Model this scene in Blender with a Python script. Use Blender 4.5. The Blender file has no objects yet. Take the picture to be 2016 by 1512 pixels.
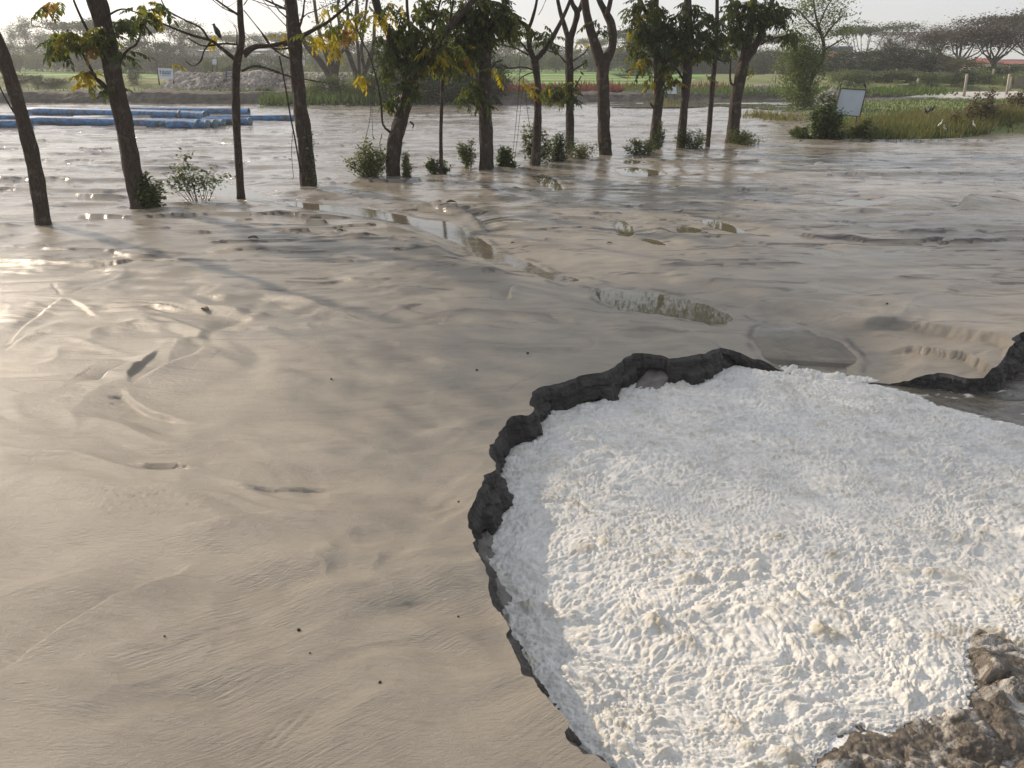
import bpy, math, random
import numpy as np
from mathutils import Vector, Matrix
random.seed(7); RNG = np.random.default_rng(11)
C = bpy.context.scene
col = C.collection
R = math.radians
# ------------------------------------------------------------------ camera, sky, sun, exposure
F = 1500.0; CAMH = 2.6; PITCH = math.atan(641/1500.0)
cp, sp = math.cos(PITCH), math.sin(PITCH)
cam_d = bpy.data.cameras.new('camera'); cam = bpy.data.objects.new('camera', cam_d); col.objects.link(cam)
cam.location = (0, 0, CAMH); cam.rotation_euler = (math.pi/2-PITCH, 0, 0)
cam_d.sensor_width = 36; cam_d.lens = 36*F/2016; cam_d.clip_start = 0.05; cam_d.clip_end = 6000
C.camera = cam
SUN_EL = R(27); SUN_AZ = math.atan2(-0.80, 0.60)     # azimuth from +Y towards +X
w = bpy.data.worlds.new('World'); C.world = w; w.use_nodes = True
nt = w.node_tree; nt.nodes.clear()
sky = nt.nodes.new('ShaderNodeTexSky'); sky.sky_type = 'NISHITA'; sky.sun_disc = False
sky.sun_elevation = SUN_EL; sky.sun_rotation = SUN_AZ
sky.air_density = 1.0; sky.dust_density = 2.0; sky.ozone_density = 1.0; sky.altitude = 0
hs = nt.nodes.new('ShaderNodeHueSaturation'); hs.inputs['Saturation'].default_value = 0.55
bg = nt.nodes.new('ShaderNodeBackground'); bg.inputs['Strength'].default_value = 0.12
wo = nt.nodes.new('ShaderNodeOutputWorld')
nt.links.new(sky.outputs[0], hs.inputs['Color'])
mxw = nt.nodes.new('ShaderNodeMix'); mxw.data_type = 'RGBA'; mxw.inputs[0].default_value = .55; mxw.inputs[7].default_value = (7.5, 7.7, 8.25, 1)   # even milky haze of the dry-season sky
nt.links.new(hs.outputs[0], mxw.inputs[6]); nt.links.new(mxw.outputs[2], bg.inputs[0]); nt.links.new(bg.outputs[0], wo.inputs[0])
sl = bpy.data.lights.new('sun', 'SUN'); HAZE = 0.0009; sl.energy = 4.3; sl.angle = R(0.9); sl.color = (1.0, 0.82, 0.62)
so = bpy.data.objects.new('sun', sl); col.objects.link(so)
sd = Vector((math.sin(SUN_AZ)*math.cos(SUN_EL), math.cos(SUN_AZ)*math.cos(SUN_EL), math.sin(SUN_EL)))
so.rotation_euler = sd.to_track_quat('Z', 'Y').to_euler(); so.location = (-20, 20, 20)
C.view_settings.view_transform = 'Standard'; C.view_settings.look = 'None'
C.view_settings.exposure = 0.12; C.view_settings.gamma = 1.0; C.view_settings.use_curve_mapping = False
C.render.engine = 'CYCLES'
C.cycles.volume_bounces = 1; C.cycles.max_bounces = 8; C.cycles.transparent_max_bounces = 8

# ------------------------------------------------------------------ helpers
def gp(px, py, z=0.0):
    """ground point under a place of the photograph, plane at height z"""
    u = (px-1008)/F; v = (py-756)/F
    dx, dy, dz = u, cp-v*sp, -sp-v*cp
    t = (z-CAMH)/dz
    return (dx*t, dy*t, z)
def at(px, py, Y):
    u = (px-1008)/F; v = (py-756)/F
    t = Y/(cp-v*sp)
    return Vector((u*t, Y, CAMH+(-sp-v*cp)*t))
def pxm(Y, z=1.0):   # metres of one photo pixel at distance Y
    return (Y*cp+(CAMH-z)*sp)/F
def gpoly(pts, z=0.0): return np.array([gp(a, b, z)[:2] for a, b in pts])

def _hash(ix, iy, seed):
    h = (ix.astype(np.int64)*374761393 + iy.astype(np.int64)*668265263 + seed*974634533) & 0xffffffff
    h = ((h ^ (h >> 13))*1274126177) & 0xffffffff
    return (h ^ (h >> 16)) & 0xffffffff
def perlin(x, y, seed=0):
    x = np.asarray(x, float); y = np.asarray(y, float)
    ix = np.floor(x); iy = np.floor(y); fx = x-ix; fy = y-iy
    ix = ix.astype(np.int64); iy = iy.astype(np.int64)
    u = fx*fx*fx*(fx*(fx*6-15)+10); v = fy*fy*fy*(fy*(fy*6-15)+10)
    def g(i, j, dx, dy):
        a = _hash(i, j, seed)*(2*np.pi/4294967296.0)
        return np.cos(a)*dx+np.sin(a)*dy
    n00 = g(ix, iy, fx, fy); n10 = g(ix+1, iy, fx-1, fy); n01 = g(ix, iy+1, fx, fy-1); n11 = g(ix+1, iy+1, fx-1, fy-1)
    return 1.5*((n00*(1-u)+n10*u)*(1-v)+(n01*(1-u)+n11*u)*v)
def fbm(x, y, o=4, seed=0, g=0.5):
    s = 0; a = 1.0; t = 0
    for k in range(o):
        s = s+a*perlin(x*2**k, y*2**k, seed+k*17); t += a; a *= g
    return s/t
def worley(x, y, seed=0):
    ix = np.floor(x).astype(np.int64); iy = np.floor(y).astype(np.int64)
    d1 = np.full(x.shape, 9.0); d2 = np.full(x.shape, 9.0); idv = np.zeros(x.shape)
    for i in (-1, 0, 1):
        for j in (-1, 0, 1):
            hx = _hash(ix+i, iy+j, seed)/4294967296.0; hy = _hash(ix+i, iy+j, seed+5)/4294967296.0
            d = np.hypot(ix+i+hx-x, iy+j+hy-y)
            near = d < d1
            d2 = np.where(near, d1, np.minimum(d2, d)); idv = np.where(near, hx, idv); d1 = np.where(near, d, d1)
    return d1, d2, idv
def sst(a, b, x):
    t = np.clip((x-a)/(b-a), 0, 1); return t*t*(3-2*t)
def pdist(X, Y, P):
    """signed distance (left of the line positive) and arc parameter 0..1"""
    best = np.full(X.shape, 1e9); sg = np.zeros(X.shape); tt = np.zeros(X.shape)
    L = np.hypot(*(P[1:]-P[:-1]).T); cum = np.concatenate([[0], np.cumsum(L)])
    for k in range(len(P)-1):
        ax, ay = P[k]; bx, by = P[k+1]; ex, ey = bx-ax, by-ay; l2 = max(ex*ex+ey*ey, 1e-12)
        t = np.clip(((X-ax)*ex+(Y-ay)*ey)/l2, 0, 1)
        dx = X-ax-t*ex; dy = Y-ay-t*ey; d = dx*dx+dy*dy
        m = d < best
        best = np.where(m, d, best); sg = np.where(m, np.sign(ex*dy-ey*dx), sg); tt = np.where(m, (cum[k]+t*L[k])/cum[-1], tt)
    return np.sqrt(best)*np.where(sg == 0, 1, sg), tt
def inside(X, Y, P):
    r = np.zeros(X.shape, bool); n = len(P); j = n-1
    for i in range(n):
        xi, yi = P[i]; xj, yj = P[j]
        c = ((yi > Y) != (yj > Y)) & (X < (xj-xi)*(Y-yi)/((yj-yi) if abs(yj-yi) > 1e-12 else 1e-12)+xi)
        r ^= c; j = i
    return r
def polysd(X, Y, P):   # positive inside
    d, _ = pdist(X, Y, np.vstack([P, P[:1]])); return np.where(inside(X, Y, P), 1, -1)*np.abs(d)
def smooth_line(P, n, jit=0.0, seed=0):
    """Catmull-Rom resample"""
    P = np.asarray(P, float); Q = np.vstack([2*P[0]-P[1], P, 2*P[-1]-P[-2]]); out = []
    segs = len(P)-1; L = np.hypot(*(P[1:]-P[:-1]).T); cnt = np.maximum(2, (n*L/L.sum()).astype(int))
    for k in range(segs):
        p0, p1, p2, p3 = Q[k:k+4]; t = np.linspace(0, 1, cnt[k], endpoint=False)[:, None]
        out.append(0.5*((2*p1)+(-p0+p2)*t+(2*p0-5*p1+4*p2-p3)*t*t+(-p0+3*p1-3*p2+p3)*t**3))
    O = np.vstack(out+[P[-1:]])
    if jit:
        s = np.concatenate([[0], np.cumsum(np.hypot(*(O[1:]-O[:-1]).T))])
        O = O+jit*np.stack([perlin(s*9, s*0+3, seed)+.6*perlin(s*25, s*0, seed+1)+.35*perlin(s*70, s*0, seed+3), perlin(s*9, s*0+8, seed+9)+.6*perlin(s*25, s*0, seed+4)+.35*perlin(s*70, s*0, seed+6)], 1)
    return O

def mesh_np(name, V, faces, mat=None, parent=None, smooth=True, attrs=None):
    me = bpy.data.meshes.new(name); V = np.asarray(V, np.float32); faces = np.asarray(faces, np.int32)
    k = faces.shape[1]
    me.vertices.add(len(V)); me.vertices.foreach_set('co', V.ravel())
    me.loops.add(faces.size); me.loops.foreach_set('vertex_index', faces.ravel())
    me.polygons.add(len(faces)); me.polygons.foreach_set('loop_start', np.arange(len(faces), dtype=np.int32)*k)
    me.polygons.foreach_set('use_smooth', np.full(len(faces), smooth))
    me.update(calc_edges=True)
    for a, v in (attrs or {}).items():
        at_ = me.attributes.new(a, 'FLOAT', 'POINT'); at_.data.foreach_set('value', np.asarray(v, np.float32))
    if mat: me.materials.append(mat)
    o = bpy.data.objects.new(name, me); col.objects.link(o)
    if parent: o.parent = parent
    return o
class MB:
    def __init__(s): s.v = []; s.f = []; s.sm = []
    def add(s, V, Fs, smooth=True):
        b = len(s.v); s.v += [tuple(p) for p in V]; s.f += [tuple(i+b for i in f) for f in Fs]; s.sm += [smooth]*len(Fs); return s
    def box(s, c, d, rot=None):
        M = rot or Matrix.Identity(3); c = Vector(c); V = []
        for z in (-1, 1):
            for x, y in ((-1, -1), (1, -1), (1, 1), (-1, 1)): V.append(c+M@Vector((x*d[0]/2, y*d[1]/2, z*d[2]/2)))
        return s.add(V, [(3, 2, 1, 0), (4, 5, 6, 7), (0, 1, 5, 4), (1, 2, 6, 5), (2, 3, 7, 6), (3, 0, 4, 7)], False)
    def tube(s, P, r, n=8, caps=True, rough=0.0, seed=0):
        P = [Vector(p) for p in P]; r = r if hasattr(r, '__len__') else [r]*len(P); V = []; Fs = []
        T0 = (P[1]-P[0]).normalized(); a = T0.orthogonal().normalized()
        for i, p in enumerate(P):
            T = (P[min(i+1, len(P)-1)]-P[max(i-1, 0)]).normalized()
            a = (a-T*a.dot(T)).normalized(); b = T.cross(a)
            for k in range(n):
                t = 2*math.pi*k/n; rr = r[i]
                if rough: rr *= 1+rough*(math.sin(k*2.3+seed*5+i*.21)*.45+math.sin(k*1.1+i*.43+seed)*.4+math.sin(i*.9+k*3.7)*.25)
                V.append(p+a*math.cos(t)*rr+b*math.sin(t)*rr)
        m = len(P)
        for i in range(m-1):
            for k in range(n): Fs.append((i*n+k, i*n+(k+1) % n, (i+1)*n+(k+1) % n, (i+1)*n+k))
        if caps: Fs.append(tuple(range(n))[::-1]); Fs.append(tuple((m-1)*n+k for k in range(n)))
        return s.add(V, Fs)
    def ball(s, c, r, n=8, m=6, sq=(1, 1, 1)):
        V = []; Fs = []; c = Vector(c)
        for i in range(m+1):
            ph = math.pi*i/m
            for k in range(n):
                t = 2*math.pi*k/n; V.append(c+Vector((r*sq[0]*math.sin(ph)*math.cos(t), r*sq[1]*math.sin(ph)*math.sin(t), r*sq[2]*math.cos(ph))))
        for i in range(m):
            for k in range(n): Fs.append((i*n+k, (i+1)*n+k, (i+1)*n+(k+1) % n, i*n+(k+1) % n))
        return s.add(V, Fs)
    def build(s, name, mat, parent=None):
        me = bpy.data.meshes.new(name); me.from_pydata(s.v, [], s.f); me.polygons.foreach_set('use_smooth', s.sm); me.update()
        if mat: me.materials.append(mat)
        o = bpy.data.objects.new(name, me); col.objects.link(o)
        if parent: o.parent = parent
        return o
def tag(o, label=None, cat=None, group=None, kind=None):
    if label: o['label'] = label
    if cat: o['category'] = cat
    if group: o['group'] = group
    if kind: o['kind'] = kind
    return o
def empty(name, loc, rz=0.0):
    o = bpy.data.objects.new(name, None); o.location = loc; o.rotation_euler = (0, 0, rz); o.empty_display_size = 0.2; col.objects.link(o); return o
def hang(o, root):      # child keeps world-space coordinates
    o.parent = root; o.matrix_parent_inverse = Matrix.Translation(root.location).inverted() if root.rotation_euler.z == 0 else root.matrix_basis.inverted(); return o
def copy_tree(o, parent=None):
    c = o.copy(); col.objects.link(c); c.parent = parent
    if parent is not None: c.matrix_parent_inverse = o.matrix_parent_inverse.copy()
    for ch in o.children: copy_tree(ch, c)
    return c

# ------------------------------------------------------------------ materials
def newmat(name):
    m = bpy.data.materials.new(name); m.use_nodes = True; t = m.node_tree; t.nodes.clear()
    out = t.nodes.new('ShaderNodeOutputMaterial'); b = t.nodes.new('ShaderNodeBsdfPrincipled'); t.links.new(b.outputs[0], out.inputs[0])
    return m, t, b, out
class NT:
    def __init__(s, t): s.t = t
    def n(s, typ, ins=None, **kw):
        nd = s.t.nodes.new(typ)
        for k, v in kw.items(): setattr(nd, k, v)
        for k, v in (ins or {}).items():
            if hasattr(v, 'is_linked') or isinstance(v, bpy.types.NodeSocket): s.t.links.new(v, nd.inputs[k])
            else: nd.inputs[k].default_value = v
        return nd
    def pos(s, scale=(1, 1, 1), obj=False):
        tc = s.n('ShaderNodeTexCoord') if obj else s.n('ShaderNodeNewGeometry')
        src = tc.outputs['Object'] if obj else tc.outputs['Position']
        return s.n('ShaderNodeMapping', {'Vector': src, 'Scale': scale}).outputs[0]
    def noise(s, vec, scale, detail=4, rough=.5, dist=0.0): return s.n('ShaderNodeTexNoise', {'Vector': vec, 'Scale': scale, 'Detail': detail, 'Roughness': rough, 'Distortion': dist}).outputs['Fac']
    def vor(s, vec, scale, feature='F1'): return s.n('ShaderNodeTexVoronoi', {'Vector': vec, 'Scale': scale}, feature=feature).outputs['Distance']
    def math(s, op, a, b=0.0, clamp=False):
        return s.n('ShaderNodeMath', {0: a, 1: b}, operation=op, use_clamp=clamp).outputs[0]
    def ramp(s, fac, lo, hi, a=0.0, b=1.0): return s.n('ShaderNodeMapRange', {'Value': fac, 'From Min': lo, 'From Max': hi, 'To Min': a, 'To Max': b}).outputs[0]
    def mix(s, fac, a, b):
        nd = s.t.nodes.new('ShaderNodeMix'); nd.data_type = 'RGBA'
        for k, v in ((0, fac), (6, a), (7, b)):
            if isinstance(v, bpy.types.NodeSocket): s.t.links.new(v, nd.inputs[k])
            else: nd.inputs[k].default_value = v if k == 0 else (*v, 1)
        return nd.outputs[2]
    def attr(s, name): return s.n('ShaderNodeAttribute', attribute_name=name).outputs['Fac']
    def bump(s, h, strength, dist, normal=None):
        i = {'Height': h, 'Strength': strength, 'Distance': dist}
        if normal is not None: i['Normal'] = normal
        return s.n('ShaderNodeBump', i).outputs[0]
    def rand(s): return s.n('ShaderNodeObjectInfo').outputs['Random']
    def isl(s): return s.n('ShaderNodeNewGeometry').outputs['Random Per Island']
def simple(name, ca, cb=None, rough=.7, scale=4, bump=0.0, metallic=0.0, spec=.5, detail=4):
    m, t, b, out = newmat(name); n = NT(t); v = n.pos(obj=True); f = n.noise(v, scale, detail)
    b.inputs['Roughness'].default_value = rough; b.inputs['Metallic'].default_value = metallic; b.inputs['Specular IOR Level'].default_value = spec
    t.links.new(n.mix(n.ramp(f, .35, .65), ca, cb or tuple(c*.7 for c in ca)), b.inputs['Base Color'])
    if bump: t.links.new(n.bump(f, .8, bump), b.inputs['Normal'])
    return m
def leafmat(name, ca, cb, trans=.35, rough=.5):
    m, t, b, out = newmat(name); n = NT(t)
    c = n.mix(n.isl(), ca, cb); c = n.mix(n.math('MULTIPLY', n.rand(), .5), c, tuple(x*.6 for x in ca))
    t.links.new(c, b.inputs['Base Color']); b.inputs['Roughness'].default_value = rough; b.inputs['Specular IOR Level'].default_value = .3
    tr = n.n('ShaderNodeBsdfTranslucent', {'Color': n.n('ShaderNodeHueSaturation', {'Color': c, 'Value': 1.5, 'Saturation': 1.1}).outputs[0]})
    mx = n.n('ShaderNodeMixShader', {0: trans}); t.links.new(b.outputs[0], mx.inputs[1]); t.links.new(tr.outputs[0], mx.inputs[2]); t.links.new(mx.outputs[0], out.inputs[0])
    return m
M = {}
# wet silt / sand
m, t, b, out = newmat('sand'); n = NT(t)
p = n.pos(); ps = n.pos((.35, 1.3, 1))
big = n.noise(ps, 1.1, 5, .6, .6); mid = n.noise(n.pos((.8, 2.6, 1)), 3.0, 6, .65, 1.2); fine = n.noise(p, 160, 3, .7); grain = n.noise(p, 520, 2, .8)
wet = n.attr('wet'); dark = n.attr('dark')
c = n.mix(n.ramp(big, .35, .68), (.236, .210, .170), (.302, .268, .216))
c = n.mix(n.ramp(mid, .52, .72, 0, .38), c, (.165, .148, .124))
c = n.mix(n.ramp(fine, .54, .72, 0, .5), c, (.17, .155, .132))
c = n.mix(n.ramp(n.vor(p, 23), .0, .035, .8, 0), c, (.06, .055, .05))
c = n.mix(n.ramp(n.noise(p, 5, 6, .7, .8), .56, .72, 0, .3), c, (.19, .17, .145))
c = n.mix(n.ramp(n.vor(p, 70), .0, .05, .45, 0), c, (.62, .58, .52))
sx = n.n('ShaderNodeSeparateXYZ', {0: p}).outputs; yv = sx[1]; farm = n.ramp(yv, 7, 13)
def scarp(k, vec, sc, amp, wdt, mlo, mhi, seed):
    nz = n.noise(n.n('ShaderNodeVectorMath', {0: vec, 1: (seed, seed*2, 0)}, operation='ADD').outputs[0], sc, 6, .55, .5)
    t_ = n.math('ADD', n.math('MULTIPLY', yv, k), n.math('MULTIPLY', nz, amp)); fr = n.math('FRACT', t_)
    mk = n.ramp(n.noise(n.n('ShaderNodeVectorMath', {0: vec, 1: (seed*3, 7, 0)}, operation='ADD').outputs[0], sc*2.2, 5, .6), mlo, mhi)
    ln = n.math('MULTIPLY', n.ramp(fr, 0, wdt, 0, 1), n.ramp(fr, wdt*2.2, wdt, 0, 1)); return n.math('MULTIPLY', ln, mk), n.math('MULTIPLY', fr, mk)
s1, h1 = scarp(.33, n.pos((.10, .40, 1)), 1.0, 7.0, .042, .45, .55, 3.0)
s2, h2 = scarp(.9, n.pos((.22, .85, 1)), 1.0, 6.0, .07, .47, .57, 11.0)
s3, h3 = scarp(2.2, n.pos((.5, 2.0, 1)), 1.0, 5.0, .09, .50, .60, 17.0)
s3 = n.math('MULTIPLY', s3, n.ramp(yv, 4.5, 8)); s2 = n.math('MULTIPLY', s2, farm); s1 = n.math('MULTIPLY', s1, farm)
sc_ = n.math('MINIMUM', n.math('ADD', n.math('MULTIPLY', s3, .45), n.math('ADD', s1, n.math('MULTIPLY', s2, .7))), 1.0)
c = n.mix(n.math('MULTIPLY', wet, .18), c, (.17, .155, .138))
c = n.mix(n.math('MULTIPLY', sc_, .85), c, (.055, .05, .046))
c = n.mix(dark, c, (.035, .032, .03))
t.links.new(c, b.inputs['Base Color'])
r = n.ramp(wet, 0, 1, .42, .13); film = n.math('MULTIPLY', n.ramp(n.noise(n.pos((.35, 1.5, 1)), 1.7, 6, .6, 1.0), .50, .60), n.ramp(wet, .15, .6))
r2 = n.math('SUBTRACT', n.math('ADD', r, n.ramp(mid, .3, .7, -.05, .12)), n.math('MULTIPLY', film, .13)); r2 = n.math('ADD', r2, n.math('MULTIPLY', sc_, .5)); t.links.new(n.math('MAXIMUM', r2, n.ramp(yv, 12, 20, .30, .11)), b.inputs['Roughness'])
b.inputs['Specular IOR Level'].default_value = .5
st = n.noise(n.pos((1.2, 7, 1)), 9, 5, .6, 1.6)
bh = n.math('ADD', n.math('MULTIPLY', grain, .16), n.math('ADD', n.math('MULTIPLY', fine, .38), n.math('ADD', n.math('MULTIPLY', st, .55), n.math('MULTIPLY', n.noise(p, 32, 4, .6), .25))))
pr = n.n('ShaderNodeMapping', {'Vector': n.n('ShaderNodeMapping', {'Vector': n.n('ShaderNodeNewGeometry').outputs['Position'], 'Rotation': (0, 0, -.55)}).outputs[0], 'Scale': (1.0, 13, 1)}).outputs[0]
dg = n.math('MULTIPLY', n.noise(pr, 5, 5, .6, .5), n.math('MULTIPLY', n.ramp(yv, 4.2, 3.0), n.ramp(n.noise(p, 1.2, 2), .45, .6)))
bh = n.math('ADD', bh, n.math('MULTIPLY', dg, 1.1))
hb = n.math('MULTIPLY', n.math('ADD', h1, n.math('MULTIPLY', h2, .4)), farm)
bh = n.math('MULTIPLY', bh, n.math('SUBTRACT', 1.15, n.math('MULTIPLY', film, .7)))
t.links.new(n.bump(hb, .5, .03, n.n('ShaderNodeBump', {'Height': bh, 'Strength': n.ramp(yv, 6, 13, .95, .10), 'Distance': .014}).outputs[0]), b.inputs['Normal'])
M['sand'] = m
# freshly broken damp sand of the bank face
m, t, b, out = newmat('damp_sand'); n = NT(t); p = n.pos()
f1 = n.noise(n.pos((1, 1, 7)), 8, 6, .65, .5); f2 = n.noise(p, 60, 4, .7)
c = n.mix(n.ramp(f1, .35, .65), (.022, .020, .019), (.058, .053, .048)); c = n.mix(n.ramp(f2, .55, .7, 0, .5), c, (.015, .014, .013))
t.links.new(c, b.inputs['Base Color']); b.inputs['Roughness'].default_value = .55; b.inputs['Specular IOR Level'].default_value = .4
t.links.new(n.bump(n.math('ADD', f1, n.math('MULTIPLY', f2, .5)), .9, .02), b.inputs['Normal']); M['damp'] = m
# foam
m, t, b, out = newmat('foam'); n = NT(t); p = n.pos()
dirt = n.attr('dirt'); thin = n.attr('thin')
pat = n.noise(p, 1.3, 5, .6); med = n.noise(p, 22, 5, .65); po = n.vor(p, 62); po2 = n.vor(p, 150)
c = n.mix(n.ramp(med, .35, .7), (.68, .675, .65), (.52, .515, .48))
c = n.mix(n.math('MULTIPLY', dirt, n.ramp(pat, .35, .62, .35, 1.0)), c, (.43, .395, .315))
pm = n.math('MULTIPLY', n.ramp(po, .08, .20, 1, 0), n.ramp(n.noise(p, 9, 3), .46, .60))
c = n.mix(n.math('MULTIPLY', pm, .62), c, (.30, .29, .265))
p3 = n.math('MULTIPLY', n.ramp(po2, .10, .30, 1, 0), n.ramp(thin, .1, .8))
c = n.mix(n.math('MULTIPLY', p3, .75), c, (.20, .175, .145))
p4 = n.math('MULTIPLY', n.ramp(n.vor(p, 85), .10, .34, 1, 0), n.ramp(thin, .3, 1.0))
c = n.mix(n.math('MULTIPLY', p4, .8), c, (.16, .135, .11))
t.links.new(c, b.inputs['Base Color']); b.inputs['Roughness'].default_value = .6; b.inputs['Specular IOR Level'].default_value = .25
bh = n.math('SUBTRACT', n.math('ADD', n.math('MULTIPLY', med, .6), n.math('MULTIPLY', n.noise(p, 90, 4, .7), .35)), n.math('MULTIPLY', pm, .5))
t.links.new(n.bump(bh, .9, .014), b.inputs['Normal']); M['foam'] = m
# pool water with froth films
def water(name, shallow, deep, froth=False, ripple=.003, rscale=14, rough=.06):
    m, t, b, out = newmat(name); n = NT(t); p = n.pos((1, 1.8, 1))
    f = n.noise(p, 2.5, 5, .6, .8); c = n.mix(n.ramp(f, .35, .65), shallow, deep); ro = rough
    if froth:
        fr = n.attr('froth'); pp = n.pos((.6, 1.6, 1))
        s = n.noise(pp, 3.2, 7, .62, 1.5); cell = n.ramp(n.vor(n.pos(), 75), .10, .33, 0, 1)
        k = n.ramp(n.math('ADD', s, n.math('MULTIPLY', fr, .55)), .74, .86)
        k = n.math('MULTIPLY', k, n.math('MAXIMUM', cell, n.ramp(fr, .55, .9, .2, 1)))
        c = n.mix(k, c, (.74, .74, .73)); t.links.new(n.ramp(k, 0, 1, rough, .6), b.inputs['Roughness'])
    else: b.inputs['Roughness'].default_value = rough
    t.links.new(c, b.inputs['Base Color']); b.inputs['IOR'].default_value = 1.33; b.inputs['Specular IOR Level'].default_value = .6
    t.links.new(n.bump(n.noise(n.pos(), rscale, 4, .6, .6), .6, ripple), b.inputs['Normal']); return m
M['pool'] = water('pool_water', (.12, .11, .09), (.07, .064, .055), True, .02, 9, .12)
M['puddle'] = water('puddle_water', (.145, .13, .085), (.11, .10, .065), ripple=.0006, rscale=5, rough=.02)
M['stream'] = water('stream_water', (.15, .13, .095), (.10, .09, .07), ripple=.002, rscale=9, rough=.03)
M['outlet'] = water('outlet_water', (.17, .152, .12), (.11, .10, .08), ripple=.012, rscale=10, rough=.07)
M['pond'] = water('pond_water', (.16, .16, .12), (.11, .12, .09), ripple=.002, rscale=3, rough=.04)
m, t, b, out = newmat('wet_silt'); n = NT(t); p = n.pos()
f = n.noise(p, 14, 7, .65); c = n.mix(n.ramp(f, .35, .65), (.13, .105, .075), (.05, .04, .03)); c = n.mix(n.ramp(n.noise(p, 70, 4, .7), .55, .68, 0, .7), c, (.03, .025, .02))
lace = n.math('MULTIPLY', n.ramp(n.vor(p, 60), .16, .30), n.ramp(n.noise(p, 4.5, 6, .65, 1.0), .50, .61)); c = n.mix(n.math('MULTIPLY', lace, .8), c, (.52, .50, .46))
t.links.new(c, b.inputs['Base Color']); t.links.new(n.ramp(lace, 0, 1, .22, .6), b.inputs['Roughness']); t.links.new(n.bump(n.math('ADD', f, n.math('MULTIPLY', n.noise(p, 90, 4, .7), .4)), .8, .015), b.inputs['Normal']); M['silt'] = m
# bark
def bark(name, ca, cb, sc=1.0):
    m, t, b, out = newmat(name); n = NT(t)
    v = n.pos((1, 1, .16)); d = n.vor(n.pos((1, 1, .2)), 34*sc, 'DISTANCE_TO_EDGE'); f = n.noise(v, 30*sc, 5, .65); lich = n.noise(n.pos(), 5, 4, .6)
    c = n.mix(n.ramp(f, .3, .7), ca, cb); c = n.mix(n.ramp(d, 0, .12, .7, 0), c, tuple(x*.35 for x in ca)); c = n.mix(n.ramp(lich, .56, .68, 0, .5), c, (.17, .165, .13))
    t.links.new(c, b.inputs['Base Color']); b.inputs['Roughness'].default_value = .85; b.inputs['Specular IOR Level'].default_value = .25
    t.links.new(n.bump(n.math('ADD', n.ramp(d, 0, .2), f), .9, .02), b.inputs['Normal']); return m
M['bark'] = bark('rough_bark', (.085, .062, .046), (.05, .038, .03)); M['bark2'] = bark('smooth_brown_bark', (.078, .058, .045), (.05, .038, .03), .7)
M['barkfar'] = simple('distant_bark', (.09, .075, .062), (.06, .05, .042), .9)
M['leaf'] = leafmat('dark_green_leaf', (.045, .068, .022), (.075, .095, .03), .42)
M['leaf2'] = leafmat('mid_green_leaf', (.10, .13, .03), (.15, .155, .035), .48)
M['yleaf'] = leafmat('yellow_leaf', (.36, .27, .03), (.26, .24, .04), .5)
M['oleaf'] = leafmat('orange_brown_leaf', (.28, .15, .035), (.16, .10, .035), .45)
M['weed'] = leafmat('weed_leaf', (.07, .105, .032), (.12, .15, .045), .35)
M['weedl'] = leafmat('light_weed_leaf', (.14, .17, .055), (.19, .20, .07), .35)
M['bgdark'] = leafmat('distant_dark_foliage', (.040, .062, .026), (.062, .085, .034), .15, .8)
M['bgmid'] = leafmat('distant_green_foliage', (.075, .105, .035), (.11, .135, .045), .2, .8)
M['bgolive'] = leafmat('distant_olive_foliage', (.10, .105, .045), (.14, .135, .06), .25, .8)
M['bgbare'] = leafmat('distant_dry_foliage', (.13, .105, .08), (.10, .085, .062), .2, .9)
M['dryweed'] = leafmat('dry_weed_foliage', (.16, .13, .06), (.12, .105, .045), .3)
M['bglight'] = leafmat('light_green_foliage', (.15, .20, .055), (.20, .24, .07), .3, .7)
M['grass'] = leafmat('tall_grass', (.15, .155, .045), (.21, .18, .07), .3, .7)
M['grassg'] = leafmat('green_grass', (.085, .135, .035), (.12, .17, .045), .3, .7)
M['red'] = leafmat('red_amaranth', (.20, .05, .045), (.16, .07, .05), .3, .7)
M['field'] = simple('field_soil_and_crop', (.11, .155, .05), (.15, .155, .075), .9, 1.2, .05)
M['meadow'] = simple('meadow_turf', (.11, .145, .04), (.165, .165, .055), .9, .8, .05)
M['soil'] = simple('dark_bank_soil', (.105, .092, .075), (.045, .042, .034), .9, 3.0, .12, detail=7)
M['rubble'] = simple('grey_rubble', (.30, .27, .245), (.17, .155, .14), .9, 6, .1, detail=6)
M['pale'] = simple('pale_sand_strip', (.50, .48, .44), (.40, .38, .34), .85, 3)
M['blue'] = None
m, t, b, out = newmat('blue_pipe_paint'); n = NT(t); p = n.pos()
f = n.noise(n.pos((1.2, 3, 2)), 3.0, 7, .7); g = n.noise(p, 16, 5, .7)
c = n.mix(n.ramp(g, .4, .65), (.03, .15, .36), (.045, .20, .44)); c = n.mix(n.ramp(n.math('ADD', f, n.math('MULTIPLY', g, .35)), .66, .73), c, (.05, .05, .045))
c = n.mix(n.ramp(n.noise(p, 40, 3), .62, .68, 0, .6), c, (.30, .34, .36))
t.links.new(c, b.inputs['Base Color']); b.inputs['Roughness'].default_value = .5; M['blue'] = m
M['rust'] = simple('grimy_coupling', (.15, .24, .32), (.05, .07, .085), .6, 12, .004)
M['white'] = simple('white_sign_sheet', (.66, .70, .72), (.52, .57, .60), .5, 2)
M['board'] = simple('pale_blue_board_sheet', (.46, .52, .57), (.42, .48, .53), .45, 3)
M['navy'] = simple('navy_sign_sheet', (.02, .025, .07), (.03, .035, .08), .5, 4)
M['ink'] = simple('blue_sign_ink', (.05, .12, .24), (.06, .15, .27), .6, 9)
M['paint'] = simple('white_sign_ink', (.75, .75, .78), (.65, .65, .7), .6, 9)
M['iron'] = simple('rusty_iron_angle', (.055, .04, .035), (.09, .055, .04), .7, 15)
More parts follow.
